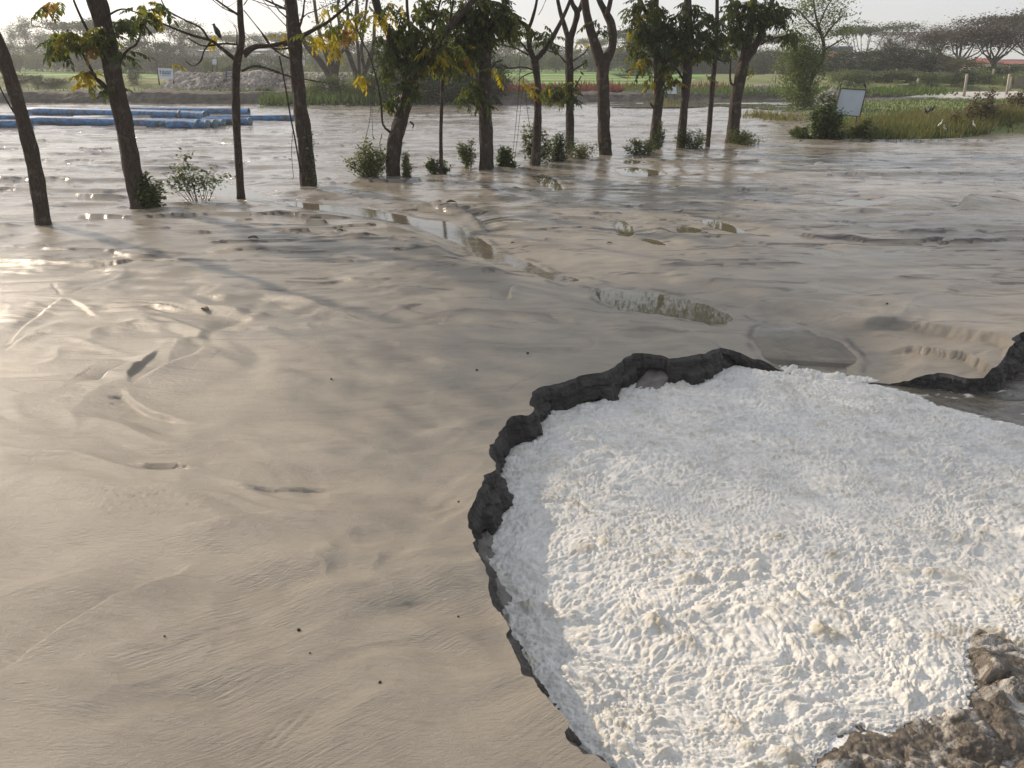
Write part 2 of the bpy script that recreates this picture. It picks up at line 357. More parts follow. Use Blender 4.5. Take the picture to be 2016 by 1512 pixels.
M['post'] = simple('weathered_concrete_post', (.36, .32, .26), (.27, .24, .2), .85, 9, .01)
M['wood'] = simple('grey_wood', (.20, .17, .14), (.13, .11, .09), .85, 9, .01)
M['black'] = simple('black_feathers', (.012, .012, .014), (.02, .02, .022), .5, 20)
M['egret'] = simple('white_feathers', (.78, .78, .76), (.7, .7, .68), .7, 20)
M['grey'] = simple('grey_feathers', (.10, .09, .07), (.06, .055, .045), .7, 20)
M['beak'] = simple('yellow_beak', (.5, .33, .05), (.4, .28, .05), .4, 20)
M['wall'] = simple('faded_plaster', (.40, .38, .36), (.30, .29, .28), .9, 1.0)
M['tin'] = simple('corrugated_tin', (.45, .46, .48), (.33, .33, .34), .5, 3, metallic=.3)
M['redroof'] = simple('red_roof_sheet', (.34, .08, .06), (.24, .07, .055), .6, 2)
M['bluev'] = simple('blue_vehicle_paint', (.05, .10, .28), (.06, .12, .30), .4, 2); M['redv'] = simple('red_vehicle_paint', (.50, .075, .035), (.42, .07, .04), .4, 2)
M['orange'] = simple('orange_sign_sheet', (.50, .22, .06), (.42, .18, .06), .5, 2)
M['glass'] = simple('dark_window', (.03, .035, .04), (.02, .02, .025), .1, 2)
M['rubber'] = simple('black_rubber', (.02, .02, .02), (.03, .03, .03), .8, 5)
M['dry'] = leafmat('dry_fallen_leaf', (.15, .085, .035), (.10, .07, .03), .2, .6)
M['dryg'] = leafmat('fallen_green_leaf', (.10, .10, .035), (.14, .12, .04), .2, .6)
M['cloth1'] = simple('dull_green_cloth', (.12, .13, .10), (.08, .09, .07), .9, 5); M['cloth2'] = simple('red_cloth', (.30, .06, .04), (.22, .05, .04), .9, 5)
M['skin'] = simple('brown_skin', (.20, .11, .07), (.17, .09, .06), .6, 5)
M['tarpaulin'] = simple('road_surface', (.16, .15, .14), (.13, .12, .11), .9, 5)

# ------------------------------------------------------------------ lie of the sand
LIP_PX = [(1420, 2050), (1290, 1760), (1215, 1600), (1160, 1512), (1122, 1475), (1096, 1438), (1062, 1400), (1038, 1350), (1022, 1300), (1002, 1250), (986, 1215), (964, 1180), (958, 1140), (942, 1105),
          (926, 1070), (922, 1035), (936, 1000), (950, 955), (976, 934), (964, 905), (968, 872), (986, 845), (1006, 820), (1042, 812), (1046, 786), (1056, 768), (1092, 757), (1146, 745), (1188, 735), (1216, 714),
          (1242, 702), (1300, 700), (1322, 708), (1372, 702), (1404, 687), (1418, 677), (1450, 671), (1500, 682), (1556, 690), (1620, 698), (1690, 706), (1760, 711), (1850, 714), (1896, 722), (1945, 724), (1966, 712), (1985, 690), (2020, 668), (2150, 640), (2400, 630)]
lip0 = gpoly(LIP_PX); lip0[0] = (0.15, 0.9); lip0[1] = (.20, 1.4)
LIP = smooth_line(lip0, 1500, .006, 5)
_s = np.concatenate([[0], np.cumsum(np.hypot(*(LIP[1:]-LIP[:-1]).T))]); _b = _s*3.7+1.2*perlin(_s*2.1, _s*0, 12); _f = _b-np.floor(_b)
_h = lambda k: _hash((np.floor(_b)+k).astype(np.int64), np.zeros(len(_b), np.int64), 9)/4294967296.0
_o = (_h(0)+(_h(1)-_h(0))*sst(.82, 1.0, _f)-.5)*.055+.012*np.abs(perlin(_s*11, _s*0, 31)); _T = np.gradient(LIP, axis=0); _T /= np.maximum(np.hypot(*_T.T), 1e-9)[:, None]
LIP = LIP+np.stack([_T[:, 1], -_T[:, 0]], 1)*_o[:, None]
_s = np.concatenate([[0], np.cumsum(np.hypot(*(LIP[1:]-LIP[:-1]).T))])
LIPC = np.vstack([lip0, [(9, 6.5), (9, .9)]])      # coarse closed outline
LIPF = np.vstack([LIP, [(9, 6.5), (9, .9)]])
LOWER = [  # sunken terraces: outline, drop, edge width
    ([(1500, 604), (1560, 616), (1610, 634), (1650, 642), (1740, 636), (1810, 640), (1880, 655), (1950, 668), (1990, 684), (1985, 745), (1890, 750), (1700, 735), (1600, 720), (1560, 690), (1525, 650)], -.09, .10),
    ([(1640, 680), (1720, 668), (1800, 668), (1900, 690), (1950, 715), (1960, 770), (1650, 750)], -.075, .03),
    ([(575, 392), (640, 390), (760, 404), (850, 410), (905, 425), (950, 470), (965, 500), (900, 480), (840, 455), (760, 425), (650, 405)], -.05, .06),
]
PUD = [   # outline, name, level far, level near, material, label
    ([(560, 392), (620, 398), (700, 404), (770, 416), (830, 428), (880, 432), (915, 450), (950, 470), (985, 495), (1040, 512), (1080, 532), (1150, 545), (1200, 560), (1150, 562), (1100, 548), (1050, 530), (1000, 510), (945, 500), (925, 480), (870, 460), (820, 440), (740, 424), (640, 410), (580, 402)], 'stream', -.035, -.045, 'stream'),
    ([(1150, 560), (1200, 555), (1290, 566), (1380, 585), (1450, 610), (1505, 640), (1490, 655), (1420, 643), (1380, 628), (1290, 612), (1220, 606), (1175, 585)], 'pool_of_still_water', -.045, -.05, 'puddle'),
    ([(1512, 642), (1530, 634), (1565, 636), (1610, 650), (1655, 658), (1682, 672), (1668, 690), (1700, 716), (1560, 718), (1545, 694), (1500, 660)], 'stream_outlet', -.09, -.20, 'outlet'),
    ([(1205, 440), (1215, 431), (1235, 432), (1252, 445), (1255, 458), (1240, 466), (1215, 462)], 'puddle', -.02, -.02, 'puddle'),
    ([(1255, 470), (1270, 465), (1300, 470), (1322, 482), (1290, 480)], 'puddle', -.02, -.02, 'puddle'),
    ([(1325, 448), (1345, 441), (1380, 445), (1410, 456), (1370, 460), (1335, 460)], 'puddle', -.02, -.02, 'puddle'),
    ([(1370, 432), (1395, 427), (1440, 438), (1490, 460), (1450, 459), (1400, 448)], 'puddle', -.02, -.02, 'puddle'),
    ([(1205, 330), (1250, 327), (1300, 334), (1318, 342), (1270, 347), (1220, 344)], 'puddle', -.02, -.02, 'puddle'),
    ([(1195, 312), (1240, 311), (1280, 318), (1240, 322)], 'puddle', -.02, -.02, 'puddle'),
    ([(1085, 400), (1100, 396), (1128, 397), (1132, 402), (1100, 404)], 'puddle', -.02, -.02, 'puddle'),
    ([(1640, 395), (1675, 388), (1720, 391), (1738, 398), (1700, 405), (1650, 402)], 'puddle', -.02, -.02, 'puddle'),
    ([(1595, 488), (1620, 486), (1662, 496), (1665, 504), (1625, 502)], 'puddle', -.02, -.02, 'puddle'),
    ([(1040, 345), (1070, 340), (1100, 352), (1115, 372), (1085, 374), (1060, 362)], 'puddle', -.02, -.02, 'puddle'),
    ([(330, 365), (420, 350), (500, 372), (540, 388), (480, 392), (380, 380)], 'puddle', -.02, -.02, 'puddle'),
]
PUDW = [(gpoly(a), nm, z0, z1, mt) for a, nm, z0, z1, mt in PUD]
LOWW = [(gpoly(a), d, e) for a, d, e in LOWER]
# traced runs in the sand: (points, kind, amplitude, width, reach)
FEAT = [
    ([(0, 925), (200, 922), (350, 925), (480, 950), (620, 945), (760, 935), (900, 925)], 'groove', .045, .16, 0),
    ([(250, 924), (330, 922), (400, 930)], 'step', .02, .012, .10),
    ([(420, 955), (470, 966), (560, 962), (700, 950)], 'step', .012, .012, .10),
    ([(0, 1058), (180, 1055), (360, 1072), (480, 1055), (600, 1036), (760, 1030), (860, 1045), (935, 1085)], 'ridge', .045, .11, 0),
    ([(340, 1068), (440, 1056), (540, 1036), (660, 1028)], 'step', -.018, .02, .12),
    ([(-60, 1395), (0, 1355), (110, 1280), (200, 1220), (300, 1165), (400, 1120)], 'step', -.05, .03, .22),
    ([(60, 1420), (200, 1330), (330, 1260)], 'ridge', .02, .09, 0),
    ([(420, 1150), (520, 1128), (660, 1120), (820, 1118), (950, 1150)], 'ridge', .03, .07, 0),
    ([(460, 1172), (560, 1165), (640, 1148), (740, 1128)], 'groove', .018, .07, 0),
    ([(280, 1330), (440, 1250), (560, 1200), (640, 1160)], 'groove', .008, .02, 0),
    ([(500, 1512), (560, 1450), (620, 1395)], 'groove', .006, .012, 0), ([(520, 1512), (575, 1460), (640, 1400)], 'groove', .005, .01, 0), ([(480, 1530), (550, 1440), (600, 1410)], 'groove', .005, .01, 0),
    ([(195, 758), (215, 742), (250, 728), (285, 718)], 'step', -.05, .02, .18),
    ([(262, 765), (258, 745), (285, 718), (320, 690)], 'step', .02, .015, .10),
    ([(268, 758), (300, 742), (350, 715), (385, 700), (402, 680)], 'step', -.03, .02, .15),
    ([(205, 778), (240, 775), (260, 790), (300, 812), (350, 825), (400, 832)], 'step', .02, .02, .10),
    ([(210, 785), (245, 782)], 'groove', .025, .012, 0), ([(215, 795), (245, 793)], 'groove', .02, .01, 0), ([(215, 803), (250, 802)], 'groove', .015, .01, 0),
    ([(400, 680), (430, 650), (490, 620), (520, 590)], 'groove', .02, .09, 0),
    ([(10, 690), (50, 650), (100, 610), (125, 590)], 'step', -.02, .015, .12),
    ([(125, 590), (105, 565), (110, 560)], 'groove', .010, .014, 0), ([(125, 588), (190, 565)], 'groove', .010, .014, 0), ([(128, 590), (170, 615), (200, 640)], 'step', .010, .012, .08), ([(120, 592), (100, 610), (90, 620)], 'groove', .010, .014, 0),
    ([(10, 700), (60, 672), (112, 662)], 'step', -.025, .015, .12),
    ([(120, 670), (200, 690), (260, 705), (285, 716)], 'ridge', .015, .05, 0),
    ([(330, 565), (400, 565), (500, 575), (620, 600), (720, 635), (850, 640), (1000, 650), (1100, 672), (1200, 690)], 'step', -.02, .02, .25),
    ([(520, 588), (560, 610), (650, 635), (760, 642)], 'groove', .008, .02, 0),
    ([(850, 632), (880, 642), (905, 645)], 'groove', .015, .03, 0),
    ([(1005, 595), (1002, 578), (1015, 568), (1030, 562)], 'step', -.06, .02, .16),
    ([(1060, 690), (1080, 676), (1140, 668), (1170, 676), (1160, 690), (1100, 700), (1075, 695)], 'groove', .012, .04, 0),
    ([(600, 815), (700, 800), (850, 785), (1000, 795), (1045, 800)], 'groove', .012, .02, 0),
    ([(500, 835), (700, 815), (860, 805), (960, 800)], 'groove', .008, .012, 0),
    ([(550, 880), (680, 865), (800, 840), (900, 845), (990, 850)], 'step', -.02, .03, .15),
    ([(620, 790), (760, 775), (900, 765), (1020, 770)], 'groove', .006, .012, 0),
    ([(0, 775), (60, 790), (160, 790)], 'step', -.006, .01, .10),
    ([(990, 785), (1010, 765), (1060, 745), (1100, 735)], 'groove', .008, .012, 0),
    ([(1885, 415), (1895, 400), (1930, 393), (2020, 388)], 'step', -.12, .03, .5),
    ([(1070, 545), (1150, 560), (1250, 560)], 'ridge', .03, .10, 0),
    ([(1230, 540), (1290, 545), (1330, 550)], 'step', -.04, .02, .2),
    ([(1410, 490), (1470, 486), (1540, 492)], 'step', -.04, .03, .25),
    ([(1500, 600), (1600, 600), (1700, 610)], 'step', -.03, .02, .2),
    ([(575, 380), (650, 384), (740, 395)], 'step', -.09, .03, .3), ([(800, 398), (850, 405), (920, 420), (965, 455), (990, 465)], 'step', -.10, .03, .3),
    ([(1260, 325), (1400, 322), (1560, 330)], 'step', -.06, .05, .5),
    ([(940, 1000), (900, 1010), (850, 1000), (810, 985)], 'groove', .02, .05, 0),
]
FEATW = [(smooth_line(gpoly(a), 6*len(a)), k, A, wd, L) for a, k, A, wd, L in [(a, k, A*(1.25 if k == 'step' else .85), wd*(1 if k == 'step' or min(y for _, y in a) < 640 or A < .02 else 1.5), L) for a, k, A, wd, L in FEAT]]
DARKP = [gpoly([(150, 1020), (180, 980), (230, 960), (330, 975), (480, 990), (500, 1010), (420, 1030), (330, 1060), (250, 1050)]), gpoly([(820, 1000), (860, 990), (930, 990), (915, 1040), (870, 1030)])]

OA, OB = np.array(gp(1515, 648)[:2]), np.array(gp(1605, 705)[:2])
def level(nm, z0, z1, P, x, y):
    if nm == 'stream_outlet': return -.050-.20*np.clip(((x-OA[0])*(OB[0]-OA[0])+(y-OA[1])*(OB[1]-OA[1]))/((OB-OA)**2).sum(), 0, 1)
    return z1+(z0-z1)*np.clip((y-P[:, 1].min())/(P[:, 1].max()-P[:, 1].min()), 0, 1)
def height(X, Y, want=False):
    X = np.asarray(X, float); Y = np.asarray(Y, float); shp = X.shape; X = X.ravel(); Y = Y.ravel()
    wx = fbm(X*.35, Y*.5, 3, 40)*1.1; wy = fbm(X*.35+9, Y*.5, 3, 50)*.8
    far = sst(6, 22, Y)
    ff = sst(12, 22, Y); lobe = 1-2*np.abs(fbm(X*.30+wx*.8, Y*.62+wy*1.2, 4, 6))
    h = (.085+.05*sst(7, 4, Y))*(1-.5*ff)*fbm(X*.22+wx*.3, Y*.45+wy, 4, 1)+.050*(1-.7*ff)*lobe*sst(.8, 2.6, Y)*(1-.45*sst(8, 12, Y))+.035*sst(7, 4.5, Y)*(1-2*np.abs(fbm(X*.55-Y*.2+wx*.8, Y*.9+X*.3+wy, 3, 8)))
    h += (.030+.004*far)*(1-.8*ff)*(1-.55*sst(7, 11, Y))*fbm(X*.32+wx, Y*1.5+wy*1.5, 5, 2, .48)
    h += (.005+.002*far)*(1-.8*ff)*(1-.5*sst(7, 11, Y))*fbm(X*.7+wx*1.5, Y*6+wy*4, 4, 22, .5)*sst(4, 9, Y)
    h += .0045*sst(7, 3, Y)*fbm(X*2.2-Y*.9+wx*3, (Y+X*.45)*9+wy*6, 4, 23, .55)
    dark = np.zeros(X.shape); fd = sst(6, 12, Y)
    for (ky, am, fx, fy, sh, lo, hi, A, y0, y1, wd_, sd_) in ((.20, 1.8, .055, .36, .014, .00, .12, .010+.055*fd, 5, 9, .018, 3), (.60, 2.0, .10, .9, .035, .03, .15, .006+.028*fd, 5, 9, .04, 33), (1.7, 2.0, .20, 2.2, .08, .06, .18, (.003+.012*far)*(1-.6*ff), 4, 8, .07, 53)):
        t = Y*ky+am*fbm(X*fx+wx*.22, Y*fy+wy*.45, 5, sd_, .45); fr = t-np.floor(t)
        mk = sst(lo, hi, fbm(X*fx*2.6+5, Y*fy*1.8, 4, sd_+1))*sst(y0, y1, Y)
        h += A*mk*(sst(0, sh, fr)-fr); dark = np.maximum(dark, mk*np.exp(-((fr-sh*.5)/wd_)**2)*(.25+.75*fd))  # step faces also darkened in colour, painting in the shade they lack
    wet = .25+.75*sst(7, 20, Y)+.75*sst(1.5, -2.5, X)*sst(5, 9, Y)
    wet = wet+.9*fbm(X*.4+wx, Y*1.2+wy, 4, 60)
    wet = wet*sst(3.5, 9, Y)+.12-.45*sst(3, 6, X-Y*.1)*sst(18, 13, Y)+.9*sst(13, 19, Y+1.2*np.clip(-X, 0, 4)-.7*np.clip(X, 0, 8))
    for P, k, A, wd, L in FEATW:
        ext = max(L, wd*3)*1.3; m = (X > P[:, 0].min()-ext) & (X < P[:, 0].max()+ext) & (Y > P[:, 1].min()-ext) & (Y < P[:, 1].max()+ext)
        if not m.any(): continue
        x = X[m]; y = Y[m]; jit = min(wd, .03)*.6*fbm(x*5, y*5, 3, 70)
        d, tt = pdist(x, y, P); d = d+jit; tap = sst(0, .3, np.minimum(tt, 1-tt))
        yc = float(P[:, 1].mean()); wd = max(wd, .0055*yc) if yc > 9 else wd
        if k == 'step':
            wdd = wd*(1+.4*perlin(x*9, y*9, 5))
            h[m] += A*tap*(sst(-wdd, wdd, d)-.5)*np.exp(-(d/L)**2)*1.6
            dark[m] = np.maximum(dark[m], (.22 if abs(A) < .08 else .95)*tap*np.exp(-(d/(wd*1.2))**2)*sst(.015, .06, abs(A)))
        else: h[m] += (A if k == 'ridge' else -A)*tap*np.exp(-(d/wd)**2)
    for P in DARKP:
        m = (X > P[:, 0].min()-.3) & (X < P[:, 0].max()+.3) & (Y > P[:, 1].min()-.3) & (Y < P[:, 1].max()+.3)
        if m.any():
            x = X[m]; y = Y[m]; q = sst(-.02, .15, polysd(x, y, P)); sp_ = sst(.25, .6, fbm(x*30, y*30, 4, 91, .7)+.4*fbm(x*6, y*6, 2, 92)+.1)
            dark[m] = np.maximum(dark[m], q*sp_*.6); h[m] += q*.006*fbm(x*25, y*25, 4, 93, .7)
    for P, d_, e in LOWW:
        m = (X > P[:, 0].min()-.4) & (X < P[:, 0].max()+.4) & (Y > P[:, 1].min()-.4) & (Y < P[:, 1].max()+.4)
        if not m.any(): continue
        x = X[m]; y = Y[m]; q = polysd(x, y, P)+.08*fbm(x*2.5, y*5, 5, 80, .6)
        k = sst(-e*.6, e*.6, q); h[m] += d_*k
        dark[m] = np.maximum(dark[m], .22*np.exp(-(q/e)**2))
    for P, nm, z0, z1, mt in PUDW:
        m = (X > P[:, 0].min()-1) & (X < P[:, 0].max()+1) & (Y > P[:, 1].min()-1) & (Y < P[:, 1].max()+1)
        if not m.any(): continue
        x = X[m]; y = Y[m]; sc = min(1.0, (P[:, 1].max()-P[:, 1].min())*.5)
        q = polysd(x, y, P)+(.045 if nm in ('stream', 'stream_outlet') else .09*sc)*fbm(x*3, y*5, 4, 81, .6)+({'stream': .09, 'stream_outlet': .11}.get(nm, 0))
        lv = level(nm, z0, z1, P, x, y)
        up = {'stream_outlet': -.20, 'pool_of_still_water': -.12, 'stream': -.07}.get(nm, -.04); k = sst(-.45*sc-.10+up, up, q); hh = h[m]*(1-k)+(lv+.012)*k
        hh -= .05*sst(0, .10+.1*sc, q)+.006*sst(-.02, .03, q)
        if nm in ('stream', 'pool_of_still_water', 'stream_outlet'): dark[m] = np.maximum(dark[m], .75*np.exp(-((q+.035)/.035)**2)*sst(-.1, .25, fbm(x*2.5, y*2.5, 3, 87)))
        h[m] = hh; wet[m] = np.maximum(wet[m], sst(-.25, 0, q)*.8)
    if want: return h.reshape(shp), np.clip(wet, 0, 1).reshape(shp), np.clip(dark, 0, 1).reshape(shp)
    return h.reshape(shp)
def hz(x, y): return float(height(np.array([x]), np.array([y]))[0])

# sand sheet
NR, NCc = 1010, 780
a0, a1 = 1.1**-.2, 75.0**-.2
rows = (np.linspace(a0, a1, NR))**(-5.0)
cols = np.linspace(-.92, .92, NCc)
YY, UU = np.meshgrid(rows, cols, indexing='ij'); XX = UU*(YY+.9)
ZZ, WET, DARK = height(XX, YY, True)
# cut the pool out, snapping the rim of the sheet to the lip
near = (YY < 9.5)
ins = np.zeros(XX.shape, bool); ins[near] = inside(XX[near], YY[near], LIPF)
cell = .0040+.0034*YY**1.25
sdl = np.full(XX.shape, 9.0); cd = np.abs(pdist(XX[near], YY[near], LIPC)[0]); tmp = np.full(cd.shape, 9.0); cl = cd < .14
xs, ys = XX[near][cl], YY[near][cl]
bd = np.full(xs.shape, 9e9); bi = np.zeros(xs.shape, int)
for k in range(0, len(LIP), 60):
    seg = LIP[k:k+62]; lo = seg.min(0)-.2; hi = seg.max(0)+.2
    mm = (xs > lo[0]) & (xs < hi[0]) & (ys > lo[1]) & (ys < hi[1])
    if not mm.any(): continue
    d = (xs[mm][:, None]-seg[None, :, 0])**2+(ys[mm][:, None]-seg[None, :, 1])**2
    j = d.argmin(1); dm = d[np.arange(len(j)), j]; idx = np.nonzero(mm)[0]; up = dm < bd[idx]
    bd[idx[up]] = dm[up]; bi[idx[up]] = k+j[up]
tmp[cl] = np.sqrt(bd); sdl[near] = tmp
nb = np.zeros(tmp.shape, int); nb[cl] = bi; nbf = np.zeros(XX.shape, int); nbf[near] = nb
LIPZ = height(LIP[:, 0], LIP[:, 1])
snap = ins & (sdl < cell*1.6)
drop = ins & ~snap
XX[snap] = LIP[nbf[snap], 0]; YY[snap] = LIP[nbf[snap], 1]; ZZ[snap] = LIPZ[nbf[snap]]
idx = np.arange(NR*NCc).reshape(NR, NCc)
Q = np.stack([idx[:-1, :-1], idx[:-1, 1:], idx[1:, 1:], idx[1:, :-1]], -1).reshape(-1, 4)
dr = drop.ravel(); sn = snap.ravel()
keep = ~(dr[Q].any(1)) & ~(sn[Q].all(1)); Q = Q[keep]
used = np.zeros(NR*NCc, bool); used[Q.ravel()] = True; remap = np.cumsum(used)-1
V = np.stack([XX, YY, ZZ], -1).reshape(-1, 3)[used]
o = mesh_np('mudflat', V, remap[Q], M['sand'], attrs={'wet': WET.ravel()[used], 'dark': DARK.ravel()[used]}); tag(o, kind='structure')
# broken bank face
N = len(LIP); Tn = np.gradient(LIP, axis=0); ker = np.ones(41)/41
Tn = np.stack([np.convolve(np.pad(Tn[:, k], 20, 'edge'), ker, 'valid') for k in (0, 1)], 1); Tn /= np.hypot(*Tn.T)[:, None]
OUT = np.stack([Tn[:, 1], -Tn[:, 0]], 1)      # towards the pool (lip runs away from us with the pool on its right)
RW = 34; s = _s; vv = []
slope = .05+.12*np.clip(perlin(s*1.3, s*0, 7)+.1, 0, 1); slope = slope*(1+1.1*np.exp(-((s-1.9)/.8)**2))
for j in range(RW):
    f = j/(RW-1); z = LIPZ+(-.42-LIPZ)*f; dep = LIPZ-z
    bl = s*3.1+.8*perlin(s*2, s*0, 12); blk = (_hash(np.floor(bl).astype(np.int64), np.zeros(N, np.int64), 9)/4294967296.0-.3)*.05
    o_ = slope*dep+blk*sst(.0, .03, dep)*sst(0, .08, np.minimum(bl-np.floor(bl), 1-bl+np.floor(bl)))
    o_ = o_+(.040*fbm(s*4, z*5, 5, 200, .62)+.022*fbm(s*26, z*7, 4, 210, .65)+.007*perlin(s*2, z*60, 220)+.006*perlin(s*70, z*70, 230))*min(1, f*10)
    st_ = dep*7+.9*perlin(s*2, s*0, 5); o_ = o_+.035*(st_-np.floor(st_))*min(1, f*8)*sst(-.2, .2, perlin(s*1.7, z*3, 8))
    lump = sst(.10, .22, perlin(s*2.3, s*0+.4, 240))*sst(.12, .145, dep+.03*perlin(s*8, s*0, 3)); o_ = o_+.06*lump
    vv.append(np.stack([LIP[:, 0]+OUT[:, 0]*o_, LIP[:, 1]+OUT[:, 1]*o_, z], 1))
V = np.concatenate(vv); ii = np.arange(RW*N).reshape(RW, N)
Q = np.stack([ii[:-1, :-1], ii[1:, :-1], ii[1:, 1:], ii[:-1, 1:]], -1).reshape(-1, 4)
tag(mesh_np('bank_face', V, Q, M['damp']), kind='structure')
# slabs of sand that slid off the bank
def slab(pts_px, z, th, tilt, label, seed):
    P = gpoly(pts_px, z); Pc = np.vstack([P, P[:1]]); tq = np.linspace(0, len(P), 84, endpoint=False); Pn = np.stack([np.interp(tq, range(len(P)+1), Pc[:, k]) for k in (0, 1)], 1)+.012*np.stack([perlin(tq*3.1, tq*0+seed, 7), perlin(tq*3.1, tq*0+seed, 8)], 1); c = Pn.mean(0); mb = MB(); n_ = len(Pn)
    rings = [(0.0, 0), (.5, .0), (.85, -.002), (1.0, -.008), (1.02, -th*.5), (1.05, -th), ]
    V = []; 
    for q, dz in rings:
        for k in range(n_):
            x, y = c+(Pn[k]-c)*q; V.append((x-c[0], y-c[1], dz*(1 if q < 1.03 else 1)+.012*float(fbm(np.array(x*22.), np.array(y*22.), 3, seed+40))*(q > .3)+tilt[0]*(x-c[0])+tilt[1]*(y-c[1])+.006*float(perlin(np.array(x*14.), np.array(y*14.), seed))))
    Fs = [(i*n_+k, (i+1)*n_+k, (i+1)*n_+(k+1) % n_, i*n_+(k+1) % n_) for i in range(len(rings)-1) for k in range(n_)]
    mb.add(V, Fs); o = mb.build('sand_slab', M['slab']); o.location = (c[0], c[1], z); tag(o, label, 'sand slab', 'slabs of sand slid off the bank'); return o
M['slab'] = simple('damp_slab', (.17, .155, .138), (.10, .09, .08), .55, 9, .008, detail=7)
slab([(1236, 770), (1262, 742), (1296, 722), (1312, 730), (1316, 744), (1296, 764), (1262, 782)], -.185, .05, (.12, .22), 'tilted grey sand slab slumped against the dark bank at the head of the foam', 1)
slab([(932, 1058), (958, 1046), (972, 1058), (966, 1074), (982, 1088), (958, 1104), (938, 1092)], -.20, .08, (-.3, .1), 'dark sand block fallen between bank and foam where the bank juts furthest left', 3)
slab([(950, 1112), (968, 1122), (990, 1146), (1008, 1162), (998, 1182), (975, 1190), (958, 1160)], -.17, .07, (-.45, .05), 'pointed slab of sand leaning from the bank over the left rim of the foam', 4)
slab([(1034, 1290), (1062, 1300), (1084, 1335), (1086, 1372), (1070, 1384), (1046, 1345)], -.235, .05, (-.35, .05), 'long smooth slab of sand half sunk in foam below the bank, nearest the bottom edge', 5)

# ------------------------------------------------------------------ pool water, foam, silt lumps
WZ = -.25
FOAM = gpoly([(1560, 696), (1600, 690), (1650, 700), (1700, 722), (1760, 752), (1850, 788), (1940, 812), (2060, 838), (2400, 900), (2300, 1180), (2100, 1262), (2010, 1262), (1975, 1240), (1925, 1258), (1912, 1300), (1938, 1345), (1920, 1395), (1860, 1420), (1790, 1432), (1710, 1428), (1650, 1452), (1610, 1488), (1570, 1550), (1500, 1800), (1000, 1900), (700, 1500), (800, 700), (1300, 640)], WZ+.05)
ISL = [(gpoly([(1905, 1262), (1945, 1240), (1975, 1250), (1965, 1275), (1925, 1282)], WZ), .0)]
def froth(X, Y):
    q = polysd(X, Y, FOAM); return np.clip(np.maximum(np.exp(-np.maximum(-q, 0)/.03)*.45+.55*np.clip(perlin(X*.9, Y*3.6, 77)+.25, 0, 1), 0), 0, 1)
gx = np.linspace(-.9, 9, 260); gy = np.linspace(.5, 8.6, 240); X, Y = np.meshgrid(gx, gy)
idx = np.arange(X.size).reshape(X.shape); Q = np.stack([idx[:-1, :-1], idx[:-1, 1:], idx[1:, 1:], idx[1:, :-1]], -1).reshape(-1, 4)
Z = WZ+.012*fbm(X*2.5, Y*5, 3, 300)
tag(mesh_np('water', np.stack([X, Y, Z], -1).reshape(-1, 3), Q, M['pool'], attrs={'froth': froth(X.ravel(), Y.ravel())}), kind='structure')
fr_ = (np.linspace(1.75**-.4, 7.9**-.4, 690))**(-2.5); fu = np.linspace(-.13, .80, 720)
Y, U = np.meshgrid(fr_, fu, indexing='ij'); X = U*(Y+.35)
wx = fbm(X*1.2, Y*1.2, 3, 310); wy = fbm(X*1.2+7, Y*1.2, 3, 320)
ux, uy = X+.22*wx, Y+.22*wy
near_ = sst(4.2, 2.6, Y)
d1, d2, iv = worley(ux*6.5, uy*8.5, 330); L1 = sst(0, .8, d2-d1)*(.3+1.0*iv); b1, b2, bv = worley(ux*4.2, uy*15, 333); Lb = sst(0, .8, b2-b1)*(.3+1.0*bv); mb_ = sst(3.6, 5.0, Y); L1 = L1*(1-mb_)+Lb*mb_*.7
e1, e2, jv = worley(ux*14+.3*wy, uy*17, 340); L2 = sst(0, .8, e2-e1)*(.2+1.1*jv)
g1, g2, kv = worley(ux*30, uy*38, 350); L3 = sst(0, .7, g2-g1)*(.3+.9*kv)
k1, k2, lv_ = worley(ux*60, uy*70, 360); L4 = np.clip(1-k1, 0, 1)
fold = np.abs(fbm(X*1.3+.8*wx+.4*Y, Y*2.3-.5*X+.8*wy, 3, 370)); fold = 1-sst(0, .12, fold)
fine_m = .35+.85*sst(-.35, .35, fbm(X*1.1, Y*1.1, 3, 380)); m2_ = .5+.7*sst(-.3, .3, fbm(X*2.3+4, Y*2.3, 3, 381)); pit = 1-sst(0, .22, worley(ux*9, uy*12, 385)[0])
H = .036*L1*fine_m**1.5+.015*L2*m2_+.009*L3+.006*L4-.014*pit+.05*fbm(X*.9, Y*1.4, 3, 390)-.022*fold*near_+.004*fbm(X*14, Y*20, 4, 395, .6)
q = polysd(X.ravel(), Y.ravel(), FOAM).reshape(X.shape)+.08*fbm(X*4, Y*4, 5, 398, .65)+.035
edge = sst(-.03, .16, q)
# bank side: foam laps at the wall, slightly lower there
Z = WZ-.03+edge*(.045+H*(.6+.4*sst(.05, .35, q))); thin = 1-sst(.02, .30, q)
ins_ = inside(X.ravel(), Y.ravel(), LIPC).reshape(X.shape); cd = np.abs(pdist(X.ravel(), Y.ravel(), LIPC)[0]).reshape(X.shape)
Z = np.where(q > .06, np.maximum(Z, WZ+.010+.012*L3), Z)-.035*np.exp(-(cd/.05)**2)
okv = (ins_ | (cd < .12)) & (q > -.12)
dirt = np.clip(L1*.7+L2*.6-.1, 0, 1)*sst(-.25, .3, fbm(X*1.6, Y*2.4, 4, 399)+.15)*(.55+.9*iv)
idx = np.arange(X.size).reshape(X.shape); Q = np.stack([idx[:-1, :-1], idx[:-1, 1:], idx[1:, 1:], idx[1:, :-1]], -1).reshape(-1, 4)
Q = Q[okv.ravel()[Q].all(1)]; used = np.zeros(X.size, bool); used[Q.ravel()] = True; remap = np.cumsum(used)-1
